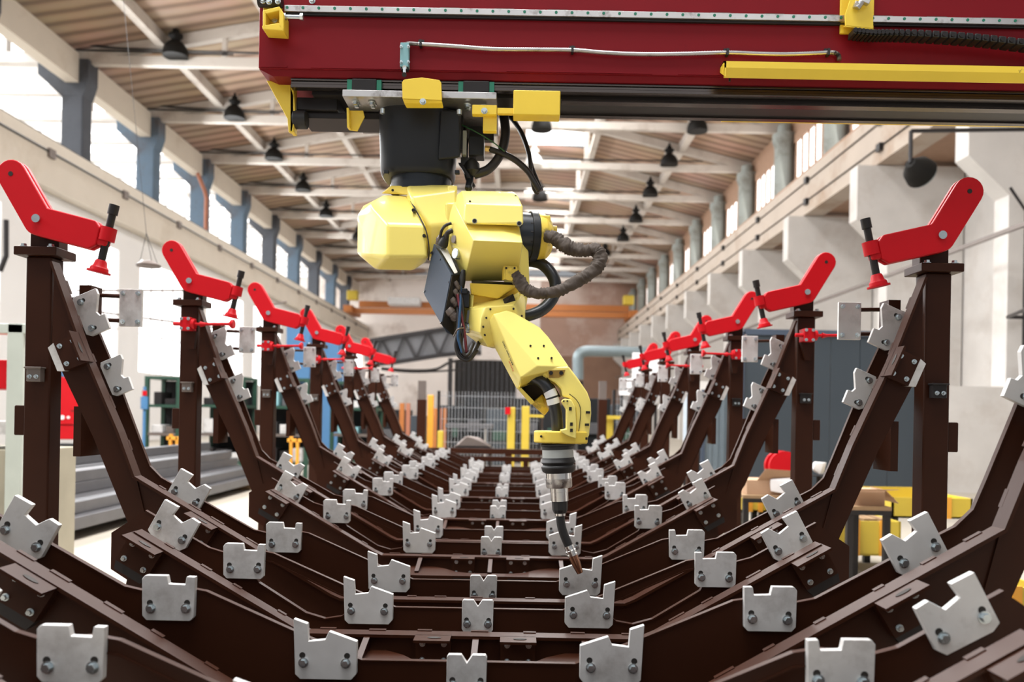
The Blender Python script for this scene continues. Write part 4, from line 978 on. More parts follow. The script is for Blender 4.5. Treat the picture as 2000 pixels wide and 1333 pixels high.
# skylight bay: slabs between the openings
ys=2
x0,z0,x1,z1=0.2,15.72,3.6,15.45
TY=[19.1]+LYc
k=0; prev=2
SK=[]
for a,b in zip(TY,TY[1:]+[YEND]):
    o0,o1=a+1.3,b-1.3
    if k%2==0: 
        m.xz([(x0,zz(z0)),(x1,zz(z1)),(x1,zz(z1+.25)),(x0,zz(z0+.25))],prev,o0); prev=o1; SK.append((o0,o1))
    k+=1
m.xz([(x0,zz(z0)),(x1,zz(z1)),(x1,zz(z1+.25)),(x0,zz(z0+.25))],prev,YEND+.5)
struct(m.build('ceiling',SLAB))
for i,(a,b) in enumerate(SK):
    m=MB(); m.span((.2,a,zz(15.85)),(3.6,b,zz(15.9))); o=struct(m.build(f'window_{20+i}',SKYL))
# purlins
for j,xp in enumerate((-13.75,-9.5,-5.6,-1.6,4.0,8.4)):
    import bisect
    for (xa,za),(xb,zb_) in segs:
        if xa<=xp<=xb: zc=za+(zb_-za)*(xp-xa)/(xb-xa)
    m=MB(); m.span((xp-.16,2,zz(zc-.42)),(xp+.16,YEND,zz(zc+.05))); o=m.build('purlin',TRUSS)
    tag(o,f"pale roof purlin running the length of the hall, {['first from the left wall','second from the left','third from the left','fourth, left of the ridge','fifth, right of the skylights','last before the right windows'][j]}",'purlin','lengthwise roof purlins')
# trusses
TRY=[25.3]+[31.2+6.05*k for k in range(9)]
def truss(y,lab):
    t=thing('roof_truss',(-2.5,y,zz(13.2)),lab,'truss','pale concrete roof trusses')
    m=MB(); m.span((XLc-.3,y-.14,zz(13.0)),(XRc+.4,y+.14,zz(13.35))); m.build('bottom_chord',TRUSS,t)
    m=MB()
    pts=[(x,z-.05) for x,z in ARC]
    for (xa,za),(xb,zb_) in zip(pts,pts[1:]): m.xz([(xa,zz(za)),(xb,zz(zb_)),(xb,zz(zb_-.42)),(xa,zz(za-.42))],y-.15,y+.15)
    m.build('top_chord',TRUSS,t)
    m=MB()
    for xp,w in((-11.4,.15),(-7.,.22),(-2.6,.2),(3.4,.24),(7.6,.15)):
        for (xa,za),(xb,zb_) in zip(pts,pts[1:]):
            if xa<=xp<=xb: zc=za+(zb_-za)*(xp-xa)/(xb-xa)
        m=MB(); m.span((xp-w/2,y-.1,zz(13.3)),(xp+w/2,y+.1,zz(zc-.3))); m.build('web_post',TRUSS,t)
    m=MB(); m.bar((XLc,y-.2,zz(13.5)),(-11,y-.2,zz(13.42)),.05); m.tube([(XLc+.3,y-.2,zz(13.7)),(-14,y-.2,zz(13.55)),(-4,y-.2,zz(13.47)),(9.5,y-.2,zz(13.5))],.04,seg=6,n=20); m.build('wiring_tray',DKST,t)
    return t
nm=['nearest','second','third','fourth','fifth','sixth','seventh','eighth','ninth','farthest']
for i,y in enumerate(TRY):
    truss(y,f'pale concrete roof truss spanning the hall, {nm[i]} from the front')
# pendant lamps
def make_lamp(mt,nm_):
    t=thing(nm_,(0,0,0),'x','lamp')
    m=MB(); m.lathe((0,0,-.95),(0,0,-.35),[(0,.46),(.3,.455),(.6,.40),(.85,.28),(1,.15)],24); m.build('lamp_shade',mt,t,smooth=True,angle=60)
    m=MB(); m.lathe((0,0,-.35),(0,0,.05),[(0,.15),(.3,.2),(.35,.26),(.55,.26),(.6,.14),(1,.12)],16); m.build('lamp_housing',mt,t,smooth=True,angle=60)
    m=MB(); m.cyl((0,0,.05),(0,0,.2),.06,seg=8); m.build('hanger',mt,t)
    return t
L0=make_lamp(LAMP,'pendant_lamp'); cm={}
for c in COL.objects:
    if c.parent: cm.setdefault(c.parent.name,[]).append(c)
lp=[(343,90,1,'left row'),(458,215,2,'left row'),(535,297,3,'left row'),(592,360,4,'left row'),(637,412,5,'left row'),(1058,237,2,'centre row'),(1362,240,2,'right row'),(1307,308,3,'right row'),(1270,370,4,'right row'),(1242,422,5,'right row'),(1217,460,6,'right row'),(1182,490,7,'right row'),(1055,378,4,'centre row'),(700,458,6,'left row')]
for i,(a,b,k,rw) in enumerate(lp):
    y=TRY[k]-.45; o=L0 if i==0 else copy_tree(L0,None,cm); c=P(a,b,y); o.location=(c.x,y,c.z+.55)
    o['label']=f"dark bell-shaped pendant lamp on the {['','nearest visible','second','third','fourth','fifth','sixth','seventh'][k]} roof truss, {rw}"; o['group']='dark pendant lamps'
o=make_lamp(LAMPW,'pendant_lamp'); y=TRY[3]-.4; c=P(1043,303,y); o.location=(c.x,y,c.z+.4); o['label']='white pendant lamp glowing against the bright truss right of the robot base'; 
# adjacent left hall (bright)
m=MB(); m.span((-33,-5,0),(-32.7,YEND,zz(12))); m.build('wall_left',WALLW)['kind']='structure'
m=MB(); m.span((-33,-5,zz(15.2)),(-17.6,YEND,zz(15.4))); o=m.build('ceiling_adjacent',WALLW); struct(o)
o.name='trim_4'
for k in range(12):
    y=8+6.5*k
    m=MB(); m.span((-32.65,y,3),(-32.6,y+5.4,zz(11))); struct(m.build(f'window_{40+k}',WINB))
for k in range(12):
    y=6+6.5*k
    m=MB(); m.span((-31,y,zz(15.0)),(-19,y+3.6,zz(15.05))); struct(m.build(f'window_{60+k}',WINB))
for k in range(22):
    y=16+3.1*k
    m=MB(); m.span((-31,y,zz(13.2)),(-18.2,y+.45,zz(13.6))); 
    for xx in(-29,-26,-23,-20): m.box((xx,y+.2,zz(14.1)),(.12,.3,1.4))
    o=m.build('adjacent_roof_rib',CONC); tag(o,f'pale roof rib of the bright left side hall, counted from the front: row {["one","two","three","four","five","six","seven","eight","nine","ten","eleven","twelve","thirteen","fourteen","fifteen","sixteen","seventeen","eighteen","nineteen","twenty","twenty-one","twenty-two"][k]}','roof rib','roof ribs of the side hall')
# left lower wall behind the runway beam: white partition with arches/windows
m=MB(); 
for k in range(11):
    y=3+7.6*k; m.span((-16.56,y,3.0),(-16.37,y+1.9,zz(6.4)))
m.span((-16.56,2,0),(-16.37,YEND,3.0)); m.span((-16.56,2,zz(6.4)),(-16.37,YEND,zz(7.6)))
struct(m.build('wall_left_partition',WALLW)).name='wall_left_inner'
for k in range(11):
    y=3+7.6*k
    m=MB(); m.span((-16.5,y+1.9,3.0),(-16.45,y+7.6,zz(6.4))); struct(m.build(f'window_{80+k}',WINB))
    m=MB()
    for j in range(1,5): m.span((-16.43,y+1.9+j*1.14-.04,3.0),(-16.38,y+1.9+j*1.14+.04,zz(6.4)))
    m.span((-16.43,y+1.9,4.6),(-16.38,y+7.6,4.68))
    m.build('glazing_bar',WALLW,bpy.data.objects[f'window_{80+k}'])
# bridge crane
t=thing('bridge_crane',(-2,78,zz(9.1)),'orange double-girder bridge crane spanning the far end of the hall','crane')
for y in(77,79.5):
    m=MB(); m.span((-15.6,y,zz(9.25 if y<78 else 10.15)),(10.6,y+.5,zz(9.75 if y<78 else 10.75))); m.build('girder',ORNG,t)
m=MB(); m.span((-16.4,76.2,zz(9.25)),(-15.6,80.6,zz(9.9))); m.build('end_carriage',ORNG,t); m=MB(); m.span((10.3,76.2,zz(9.25)),(11,80.6,zz(9.9))); m.build('end_carriage',ORNG,t)
for x in(-15.7,10.2):
    m=MB(); m.box((x,77,zz(10.9)),(1.0,.8,.9)); m.build('crane_motor',YELB,t,bevel=.1)
m=MB(); m.span((-12.5,77.6,zz(10.25)),(-9.5,79.4,zz(10.9))); m.build('hoist_trolley',ALU,t)
# grey truss screen at the far left
t=thing('truss_screen',(-9,58,zz(3)),'dark grey tarpaulin-backed lattice truss rising towards the far doorway','truss')
ys=57
def pt(a,b): return P(a,b,ys)
m=MB(); m.prism([pt(712,668),pt(790,655),pt(880,641),pt(940,648),pt(940,690),pt(880,692),pt(790,706),pt(712,706)],(0,.1,0)); m.build('tarpaulin',TARP,t)
m=MB()
tp=[(712,668),(745,662),(790,655),(835,648),(880,641),(940,648)]; bt_=[(728,712),(768,709),(812,702),(857,695),(905,690),(940,690)]
V=lambda q:P(q[0],q[1],ys-.2)
for a,b in zip(tp,tp[1:]): m.bar(V(a),V(b),.25)
for a,b in zip(bt_,bt_[1:]): m.bar(V(a),V(b),.28)
for i in range(5): m.bar(V(tp[i]),V(bt_[i]),.12); m.bar(V(bt_[i]),V(tp[i+1]),.12)
m.build('lattice',DKST,t)
m=MB()
for q in(728,880): a=V((q,700)); m.span((a.x-.15,ys-.3,0),(a.x+.15,ys,a.z)); 
m.build('support_post',DKST,t)
# cables
m=MB(); m.tube([P(745,720,40),P(800,724,40),P(850,722,40),P(880,708,40),P(925,700,40)],.07,seg=6,n=20); m.tube([P(745,722,40),P(800,727,40),P(850,726,40),P(905,722,40)],.05,seg=6,n=20); o=m.build('hanging_cable',DKST); tag(o,'dark slack cables strung across the pale end wall left of the doorway','cable')
# duct
yd=30
t=thing('ventilation_duct',P(1130,740,yd),'silver ventilation duct turning down at its left end near the back','duct')
m=MB(); m.tube([P(1129,742,yd),P(1129,712,yd),P(1129,700,yd),P(1133,691,yd),P(1142,687,yd),P(1155,686,yd),P(1200,687,yd),P(1290,690,yd)],.20,seg=18,n=40); m.build('duct_pipe',DUCT,t,smooth=True,angle=80)
m=MB(); a=P(1129,745,yd); m.cyl((a.x,yd,0),(a.x,yd,a.z),.2,seg=16); m.build('lower_pipe',DKST,t)
# curtain rods / wall pipes at right
m=MB(); m.span((9.45,6,zz(3.72)),(9.53,80,zz(3.80))); o=m.build('wall_conduit',CONN); tag(o,'long brown conduit running level along the right pilasters','pipe')
m=MB(); m.tube([(9.5,15,zz(2.2)),(10.55,17.7,zz(2.3)),(12,17.7,zz(2.3))],.04,seg=8); m.tube([(10.55,17.7,zz(5.1)),(10.9,17.7,zz(4.6)),(10.9,17.7,0.3)],.03,seg=6); o=m.build('wall_cable',DKST); tag(o,'thin dark cable fixed on the first white pilaster at the right','cable')
# floodlight
t=thing('flood_lamp',P(1788,330,15.5),'dark round floodlight hanging under the right runway beam','lamp')
m=MB(); a=P(1778,318,15.5); b=P(1800,340,15.7); m.lathe(a,b,[(0,.10),(.5,.26),(1,.30)],20); m.build('lamp_reflector',LAMP,t,smooth=True)
m=MB(); m.cyl(b,b+(b-a).normalized()*.04,.28,seg=20); m.build('lamp_glass',DUCT,t)
m=MB(); m.cyl((a.x,15.5,a.z),(a.x+.2,15.5,zz(7.45)) if 0 else (a.x,15.5,a.z+.6),.04,seg=8); m.bar((a.x,15.5,a.z+.6),(10.5,15.5,a.z+.7),.06); m.build('lamp_arm',DKST,t)
# slate partition
ys=12.6
t=thing('partition_panel',P(1620,900,ys),'large slate grey sheet partition standing behind the right row of posts','partition')
a=P(1452,648,ys); b=P(1795,640,ys)
m=MB(); 
n=6
for k in range(n):
    x0=a.x+(b.x-a.x)*k/n; x1=a.x+(b.x-a.x)*(k+1)/n; m.span((x0+.005,ys,.1),(x1-.005,ys+.04+.01*(k%2),a.z))
m.build('sheet',SLATE,t)
m=MB(); m.span((a.x,ys-.03,a.z-.05),(b.x,ys,a.z+.04)); m.span((a.x-.05,ys-.03,0),(a.x+.02,ys+.05,a.z)); m.span((b.x-.02,ys-.03,0),(b.x+.05,ys+.05,a.z)); m.build('panel_frame',BOXG,t)
c0=P(1375,700,13.2); c1=P(1455,700,13.2)
t=thing('partition_panel',P(1415,900,13.2),'corrugated blue-grey sheet left of the slate partition','partition')
m=MB(); k=0; x=c0.x
while x<c1.x: m.span((x,13.2+.02*(k%2),0),(x+.05,13.24+.02*(k%2),P(1400,765,13.2).z)); x+=.05; k+=1
m.build('sheet',mat('blue_grey_corrugated_sheet',(.13,.16,.18),.5),t)
m=MB(); m.span((c0.x-.03,13.16,0),(c0.x+.03,13.2,P(1400,762,13.2).z)); m.build('panel_frame',BOXG,t)
# electric box + plugs on first pilaster
yq=17.9
t=thing('electrical_box',P(1912,820,yq-.2),'grey electrical box with green plug on the first white pilaster','electrical box')
m=MB(); m.span(P(1896,838,yq-.22),P(1926,795,yq-.002)); m.build('box_body',CABG,t,bevel=.01)
m=MB(); m.span(P(1894,822,yq-.25),P(1899,812,yq-.2)); m.build('switch',RUB,t)
m=MB(); m.tube([P(1916,840,yq-.1),P(1914,860,yq-.1),P(1908,885,yq-.1),P(1916,900,yq-.1),P(1912,990,yq-.1)],.03,seg=8,n=20); m.lathe(P(1922,875,yq-.1),P(1914,910,yq-.1),[(0,.05),(.5,.09),(1,.04)],10); m.build('plug',RUB,t)
m=MB(); m.tube([P(1923,840,yq-.1),P(1925,858,yq-.1),P(1924,880,yq-.1)],.05,seg=8); m.build('green_connector',GREEN,t)
t=thing('electrical_box',P(1760,800,16.5),'white wall cabinet seen between the nearest right leg and post','cabinet')
m=MB(); m.span(P(1745,832,16.6),P(1775,780,16.845)); m.build('box_body',CABG,t,bevel=.01)
m=MB(); 
for q in(0,8,14): m.tube([P(1752+q,832,16.6),P(1745+q,880,16.6),P(1722+q,950,16.6)],.03,seg=6,n=10)
m.build('cable_bundle',CABL,t)
m=MB(); m.span((3.5,16.85,0),(12.9,17.0,zz(.75))); o=struct(m.build('trim_5',CONC))
# mesh fence at the back
yf=14.2
def fence(x0p,x1p,zt,label,y=yf):
    a=P(x0p,zt,y); b=P(x1p,zt,y)
    t=thing('mesh_fence',(a.x,y,0),label,'fence')
    m=MB(); n=int((b.x-a.x)/.055)
    for k in range(n+1): x=a.x+(b.x-a.x)*k/n; m.span((x-.0035,y-.0035,.1),(x+.0035,y+.0035,a.z))
    z=.15
    while z<a.z: m.span((a.x,y-.003,z-.0035),(b.x,y+.003,z+.0035)); z+=.2
    m.build('wire_mesh',MESHM,t)
    m=MB(); m.span((a.x-.03,y-.03,0),(a.x+.02,y+.03,a.z)); m.build('fence_post',DKST,t); m=MB(); m.span((b.x-.02,y-.03,0),(b.x+.03,y+.03,a.z)); m.build('fence_post',DKST,t)
fence(858,1056,764,'dark wire mesh fence panel directly behind the far end of the jig')
fence(1200,1262,762,'dark wire mesh fence panel right of the robot wrist, near the yellow frame')
# yellow safety posts
for i,(px_,top,mt,lab,yy,w) in enumerate(((999,796,YELB,'yellow safety post with a red button, right of the mesh fence',13.8,.13),(1027,794,YELB,'yellow safety post second to the right of the mesh fence',13.8,.13),(841,772,ORNY,'orange-yellow post beside the tall brown post at the back left',13.6,.10),(860,842,YELB,'short yellow post low at the left end of the mesh fence',13.5,.09),(1190,815,YELB,'yellow post right of the robot wrist at the back',14.0,.14))):
    t=thing('safety_post',P(px_,860,yy),lab,'post','coloured posts at the back')
    a=P(px_,top,yy); m=MB(); m.span((a.x-w/2,yy,0),(a.x+w/2,yy+.1,a.z)); m.build('post_body',mt,t,bevel=.01)
    if px_==999: m=MB(); m.box((a.x-.06,yy-.03,a.z-.06),(.09,.06,.12)); m.build('red_button',RED,t)
m=MB(); a=P(1030,810,13.8); b=P(1062,816,13.8); m.span((a.x,13.82,b.z),(b.x,13.88,a.z)); o=m.build('safety_rail',YELB); tag(o,'yellow horizontal rail between the safety posts behind the wrist','rail')
m=MB(); a=P(1184,812,13.9); b=P(1222,820,13.9); m.span((a.x,13.9,b.z),(b.x,13.98,a.z)); o=m.build('safety_rail',YELB); tag(o,'yellow rail reaching right from the yellow post at the back right','rail')
for px_,top,yy,lab in((824,744,13.0,'tall brown steel post standing alone at the back left'),(1178,745,13.4,'tall brown steel post standing alone right of the robot wrist')):
    a=P(px_,top,yy); t=thing('steel_post',(a.x,yy,0),lab,'post')
    m=MB(); m.span((a.x-.07,yy,0),(a.x+.07,yy+.12,a.z-.3)); m.build('post_body',BRN,t)
    m=MB(); m.span((a.x-.06,yy+.01,a.z-.3),(a.x+.06,yy+.11,a.z)); m.build('post_head',CONN,t)
# table, rags behind the end of the jig
t=thing('work_table',P(930,850,15.5),'low grey table behind the wire fence','table')
a=P(870,828,15.5); b=P(962,838,15.5); m=MB(); m.span((a.x,15.4,b.z),(b.x,16.2,a.z)); m.build('tabletop',TUBE,t)
for x in(a.x+.05,b.x-.05):
    for yy in(15.45,16.1): m=MB(); m.span((x-.03,yy,0),(x+.03,yy+.05,b.z)); m.build('table_leg',DKST,t)
m=MB(); c=P(924,856,13.2); c.z=max(c.z,.2)
m.hull([c+Vector(v) for v in((-.3,0,-.15),(.3,0,-.15),(-.22,.1,-.06),(-.1,0,.05),(.1,.05,.02),(.22,0,-.08),(.3,.3,-.15),(-.3,.3,-.15))]); o=m.build('crumpled_rag',CONN,bevel=.03); tag(o,'pale crumpled cloth heap just beyond the far end of the jig','cloth')
t=thing('rag_stand',(c.x,13.35,0),'low dark stool under the pale cloth heap','stool'); m=MB(); m.span((c.x-.32,13.15,c.z-.2),(c.x+.32,13.55,c.z-.151)); m.build('stool_seat',DKST,t)
m=MB(); m.span((c.x-.3,13.2,0),(c.x-.26,13.5,c.z-.2)); m.span((c.x+.26,13.2,0),(c.x+.3,13.5,c.z-.2)); m.build('stool_legs',DKST,t)
# orange boards
for i,(px_,w) in enumerate(((785,9),(797,8),(851,7),(860,6),(869,6))):
    yy=20+.3*i; a=P(px_,798 if px_>830 else 788,yy); m=MB(); m.span((a.x-w*.006,yy,0),(a.x+w*.006,yy+.1,a.z)); o=m.build('orange_barrier_board',RUST if i%2 else ORNG); tag(o,f'orange upright board behind the left frames, {["first","second","third","fourth","fifth"][i]} from the left','board','orange boards at the back')
for i,(x0,x1,t_,y,mt) in enumerate(((858,905,792,24,DKST),(905,948,772,25,DARKD),(948,1000,800,23,BOXG),(1003,1060,778,24.5,DKST),(1060,1125,790,23,DARKD),(1128,1195,778,25,DKST),(1198,1262,790,23,BOXG),(740,800,800,24,DKST),(800,858,812,22,BOXG))):
    a=P(x0,t_,y); b=P(x1,t_,y); t=thing('dark_machine',(a.x,y,0),f"dark machine block beyond the wire fence, {['fourth','fifth','sixth','seventh, behind the safety posts','eighth, behind the wrist','ninth','last at the right','first, behind the left frames','second, beside the tall brown post'][i] if i!=99 else ''} from the left".replace(' from the left','') ,'machine','dark machines beyond the fence')
    m=MB(); m.span((a.x+.03,y,0),(b.x-.03,y+1,a.z)); m.build('machine_body',MACH if mt!=BOXG else SLATE,t,bevel=.03)
    m=MB(); m.span((a.x+.15,y-.15,a.z*.45),(b.x-.15,y-.001,a.z*.62)); m.build('control_shelf',TUBE if i%2 else GRN,t,bevel=.01)
# ---- left side equipment
t=thing('machine_cabinet',(-4.1,6.6,0),'pale grey-green machine housing at the left edge behind the first post','cabinet')
xr_=P(45,700,6.4).x
m=MB(); m.span((xr_-1.0,6.4,P(20,632,6.4).z-.08),(xr_+.05,6.55,P(20,632,6.4).z)); m.span((xr_-.13,6.4,0),(xr_,6.55,P(20,632,6.4).z)); m.build('cabinet_frame',CABG,t,bevel=.01)
m=MB(); m.span((xr_-1.0,6.45,0),(xr_-.0,7.2,P(20,880,6.4).z)); m.build('cabinet_base',mat('stained_beige_base',(.30,.27,.20),.7,var=.3,scale=2),t,bevel=.01)
m=MB(); m.span((xr_-1.0,6.5,P(20,760,6.4).z),(xr_-.1,7.1,P(20,702,6.4).z)); m.build('red_drawer',RED,t,bevel=.01)
m=MB(); m.span((xr_-1.0,6.49,P(20,850,6.4).z),(xr_-.1,7.1,P(20,825,6.4).z)); m.build('grey_drawer',ALU,t)
t=thing('red_machine',P(140,850,16.4),'red machine console with a row of pale buttons between the left post and leg','machine')
ym=16.4; m=MB()
m.xz([(P(95,735,ym).x,P(95,735,ym).z),(P(165,735,ym).x,P(165,740,ym).z),(P(170,825,ym).x,P(170,830,ym).z),(P(95,825,ym).x,P(95,830,ym).z)],ym,ym+.5)
m.xz([(P(95,833,ym).x,P(95,830,ym).z),(P(172,830,ym).x,P(172,832,ym).z),(P(172,850,ym).x,P(172,850,ym).z),(P(160,859,ym).x,P(160,859,ym).z),(P(95,859,ym).x,P(95,859,ym).z)],ym+.03,ym+.45)
m.build('console_body',RED,t,bevel=.02)
for q in(112,122,134):
    c=P(q,816,ym-.001); m=MB(); m.cyl(c,c+Vector((0,-.02,0)),.045 if q<130 else .028,seg=14); m.build('button',PAPER,t)
m=MB(); c=P(142,803,ym-.002); m.box(c,(.07,.01,.02)); m.build('slot',VOID,t)
m=MB(); m.span((P(95,735,ym).x,ym-.01,P(100,735,ym).z),(P(118,735,ym).x,ym+.4,P(100,716,ym).z)); m.build('blue_display',BLUEP,t)
m=MB(); 
for q in(100,158): x=P(q,900,ym).x; m.span((x-.03,ym+.1,0),(x+.03,ym+.2,P(q,858,ym).z))
m.build('machine_legs',DKST,t)
m=MB(); m.span((P(88,860,ym).x,ym+.05,0),(P(182,860,ym).x,ym+.6,P(100,868,ym).z)); m.build('machine_base',MACH,t,bevel=.02)
# steel tube bundles: three stacks on bearers
random.seed(3)
n=0
names=['one','two','three','four','five','six','seven','eight','nine','ten','eleven','twelve','thirteen','fourteen','fifteen','sixteen','seventeen','eighteen','nineteen','twenty']
cols=[(-4.78,1),(-4.92,2),(-5.06,2),(-5.20,2),(-5.36,4),(-5.50,4),(-5.64,3),(-5.78,4),(-5.94,5)]
for ci,(x,rows) in enumerate(cols):
    for r_ in range(rows):
        w=.135; y0=7.5+random.uniform(-.1,.3)+.0*r_; y1=15.4+random.uniform(-.3,.3)
        m=MB(); m.span((x-w/2,y0,.12+r_*(w+.003)),(x+w/2,y1,.12+r_*(w+.003)+w)); o=m.build('steel_tube',TUBE,bevel=.008)
        tag(o,f'grey square steel tube in the left stack, column {names[ci]} from the right, layer {names[r_]} up','steel tube','square tubes stacked along the left side')
for yy,w_ in((8.2,'near'),(11.5,'middle'),(14.8,'far')):
    m=MB(); m.span((-6.1,yy-.06,0),(-4.65,yy+.06,.119)); o=m.build('timber_bearer',WOOD); tag(o,f'dark timber bearer under the {w_} end of the steel tube stack' if w_!='middle' else 'dark timber bearer under the middle of the steel tube stack','bearer','bearers under the tube stack')
# small orange stands
for i,(a,b,y,h) in enumerate(((118,905,15.9,38),(152,898,15.9,40),(190,885,15.9,55),(340,868,16.3,48),(575,872,16.7,55))):
    c=P(a,b,y); top=c.z+.2; x=c.x
    t=thing('trestle_stand',(x,y,0),f'orange-yellow trestle stand behind the left posts, {["first","second","third","fourth","fifth and farthest"][i]} from the left','stand','orange-yellow stands')
    m=MB(); m.span((x-.09,y-.05,0),(x-.04,y+.05,top)); m.span((x+.04,y-.05,0),(x+.09,y+.05,top-.05)); m.span((x-.14,y-.05,top-.12),(x+.14,y+.05,top-.05)); m.span((x-.16,y-.08,0),(x+.16,y+.08,.04)); m.build('stand_frame',ORNY,t,bevel=.01)
# racks
def rack(px0,px1,py0,y,label,cols):
    a=P(px0,py0,y); b=P(px1,py0,y); top=a.z
    t=thing('storage_rack',(a.x,y,0),label,'rack','dark green storage racks')
    for x in(a.x,b.x):
        for yy in(y,y+.8):
            m=MB(); m.span((x-.04,yy-.04,0),(x+.04,yy+.04,top)); m.build('rack_upright',GRN,t)
    lv=[.35+(top-.35)*k/3 for k in range(4)]
    for z in lv:
        m=MB(); m.span((a.x-.03,y-.03,z-.06),(b.x+.03,y+.83,z)); m.build('shelf',GRN if z!=lv[1] else CONN,t)
    m=MB(); m.span((a.x+.04,y+.78,.3),(b.x-.04,y+.80,top-.07)); m.build('back_panel',MACH,t)
    pitch=(b.x-a.x-.12)/cols
    for li in range(3):
        for k in range(cols):
            w=pitch*random.uniform(.55,.9); x=a.x+.06+pitch*(k+.5); hh=random.uniform(.12,.30)
            mt=random.choice([DKST,DKST,TUBE,RUB,ALU,TEAL,DKST,CONN])
            m=MB(); m.span((x-w/2,y+.05,lv[li]+.001),(x+w/2,y+.6,lv[li]+hh)); o=m.build('stock_bin',mt,bevel=.01)
            tag(o,f'box {names[k]} from the left, {["lowest","second","third"][li]} shelf, {label}','box','boxes on the green racks')
rack(288,350,735,17,'green rack left of the second post',2)
rack(388,475,735,17.2,'green rack behind the second leg',3)
rack(515,600,738,17.4,'green rack behind the third post',3)
rack(650,735,745,18.5,'green rack behind the fourth post',3)
# blue tool on the left wall
t=thing('blue_torch_holder',P(282,780,16.5),'blue hose reel tool standing before the white left wall','tool')
c=P(282,785,16.5); m=MB(); m.cyl((c.x,16.5,0),(c.x,16.5,c.z+.3),.03,seg=8); m.cyl((c.x,16.5,c.z-.15),(c.x,16.5,c.z+.1),.07,seg=12); m.build('tool_body',BLUEP,t)
m=MB(); m.cyl((c.x,16.5,c.z+.12),(c.x,16.5,c.z+.22),.045,seg=10); m.build('tool_head',RED,t)
t=thing('blue_cabinet',P(595,660,30),'light blue cabinet panels far behind the third and fourth left posts','cabinet')
m=MB(); m.span((P(560,640,30).x,30,0),(P(606,640,30).x,31,P(560,628,30).z)); m.span((P(632,640,30).x,30,0),(P(662,640,30).x,31,P(560,655,30).z)); m.build('cabinet_body',BLUEP,t)
# hanging dish lamp + wires left
t=thing('dish_lamp',P(290,517,9),'flat brown dish lamp hanging on thin wires at the left','lamp')
c=P(290,518,9); m=MB(); m.lathe(c+Vector((0,0,-.02)),c+Vector((0,0,.05)),[(0,.125),(.3,.13),(.8,.07),(1,.02)],24); m.build('lamp_dish',CONN,t,smooth=True)
m=MB(); top=c+Vector((-.03,0,.35))
for q in((-.1,0),(.1,0),(0,.1)): m.tube([c+Vector((q[0],q[1],.01)),top],.003,seg=5)
m.tube([top,top+Vector((-.35,0,3.))],.0025,seg=5); m.build('suspension_wire',DKST,t)
m=MB()
for a,b,c_,d_ in((150,568,360,568),(120,600,420,640),(500,598,560,590)): m.tube([P(a,b,14),P(c_,d_,14)],.02,seg=6)
o=m.build('wall_pipe',CONN); tag(o,'thin brown pipes crossing behind the left posts','pipe')
m=MB(); m.tube([P(12,430,25.5),P(12,500,25.5),P(0,530,25.5)],.08,seg=8); o=m.build('drop_pipe',DKST); tag(o,'dark vertical drop pipe near the first left post','pipe')
# ---- right side equipment
def tray(px0,px1,py0,py1,y,label,mt=YELB,dep=.7,wood=True):
    a=P(px0,py1,y); b=P(px1,py0,y); z0=max(a.z,.0); z1=b.z
    t=thing('yellow_bin',(a.x,y,z0),label,'bin')
    m=MB(); th=.02
    m.span((a.x,y,z0),(b.x,y+th,z1)); m.span((a.x,y+dep,z0),(b.x,y+dep+th,z1+.05)); m.span((a.x,y,z0),(a.x+th,y+dep,z1)); m.span((b.x-th,y,z0),(b.x,y+dep,z1)); m.span((a.x,y,z0),(b.x,y+dep,z0+.02)); m.build('bin_shell',mt,t)
    m=MB()
    for q in(.3,.7): x=a.x+(b.x-a.x)*q; m.span((x-.025,y-.015,z0),(x+.025,y,z1+.01))
    m.build('bin_strap',ORNY,t)
    if z0>.05:
        for x in(a.x+.05,b.x-.05):
            for yy in(y+.06,y+dep-.06):
                m=MB(); m.span((x-.03,yy-.03,0),(x+.03,yy+.03,z0-.001)); m.build('bin_leg',DKST,t)
    if wood:
        for k in range(5):
            m=MB(); x=a.x+.12+(b.x-a.x-.25)*k/4; m.box((x,y+dep/2,z1-.02),(min(.11,(b.x-a.x-.25)/4*.7),dep*.8,.07),Matrix.Rotation(.03*((k%3)-1),3,'Z')); o=m.build('wood_offcut',WOOD); tag(o,f'brown wood offcut lying in the {label.split(",")[0]}, {names[k]} from the left','wood offcut','offcuts in the yellow bins')
    return t
tray(1636,1760,1020,1085,7.75,'large yellow bin of timber, seen below the table at the right')
tray(1742,1900,975,1012,8.4,'yellow trough, behind the nearest right post',wood=False)
tray(1955,2050,1150,1230,4.3,'yellow bin corner, at the right edge of the picture',wood=False,dep=.5)
tray(1450,1500,975,1000,8.85,'small yellow bin, under the table with cardboard',wood=False,dep=.4)
def table(px0,px1,py,y,label,dep=.7):
    a=P(px0,py,y); b=P(px1,py,y)
    t=thing('work_table',(a.x,y,0),label,'table')
    m=MB(); m.span((a.x,y,a.z-.03),(b.x,y+dep,a.z)); m.build('tabletop',WOOD,t)
    for x in(a.x+.03,b.x-.03):
        for yy in(y+.03,y+dep-.03):
            m=MB(); m.span((x-.025,yy-.025,0),(x+.025,yy+.025,a.z-.03)); m.build('leg',DKST,t)
    m=MB(); m.span((a.x,y,a.z-.07),(b.x,y+.03,a.z-.03)); m.build('apron',DKST,t)
    return a,b
a,b=table(1655,1742,990,6.9,'black-legged table behind the nearest right leg')
t=thing('cardboard_box',(a.x+.2,7.2,a.z),'open brown cardboard box with a spread flap on the right table','box')
m=MB(); x0=a.x+.08; x1=a.x+.36; z0=a.z+.001; m.span((x0,7.0,z0),(x1,7.3,z0+.13)); m.build('box_body',CARD,t)
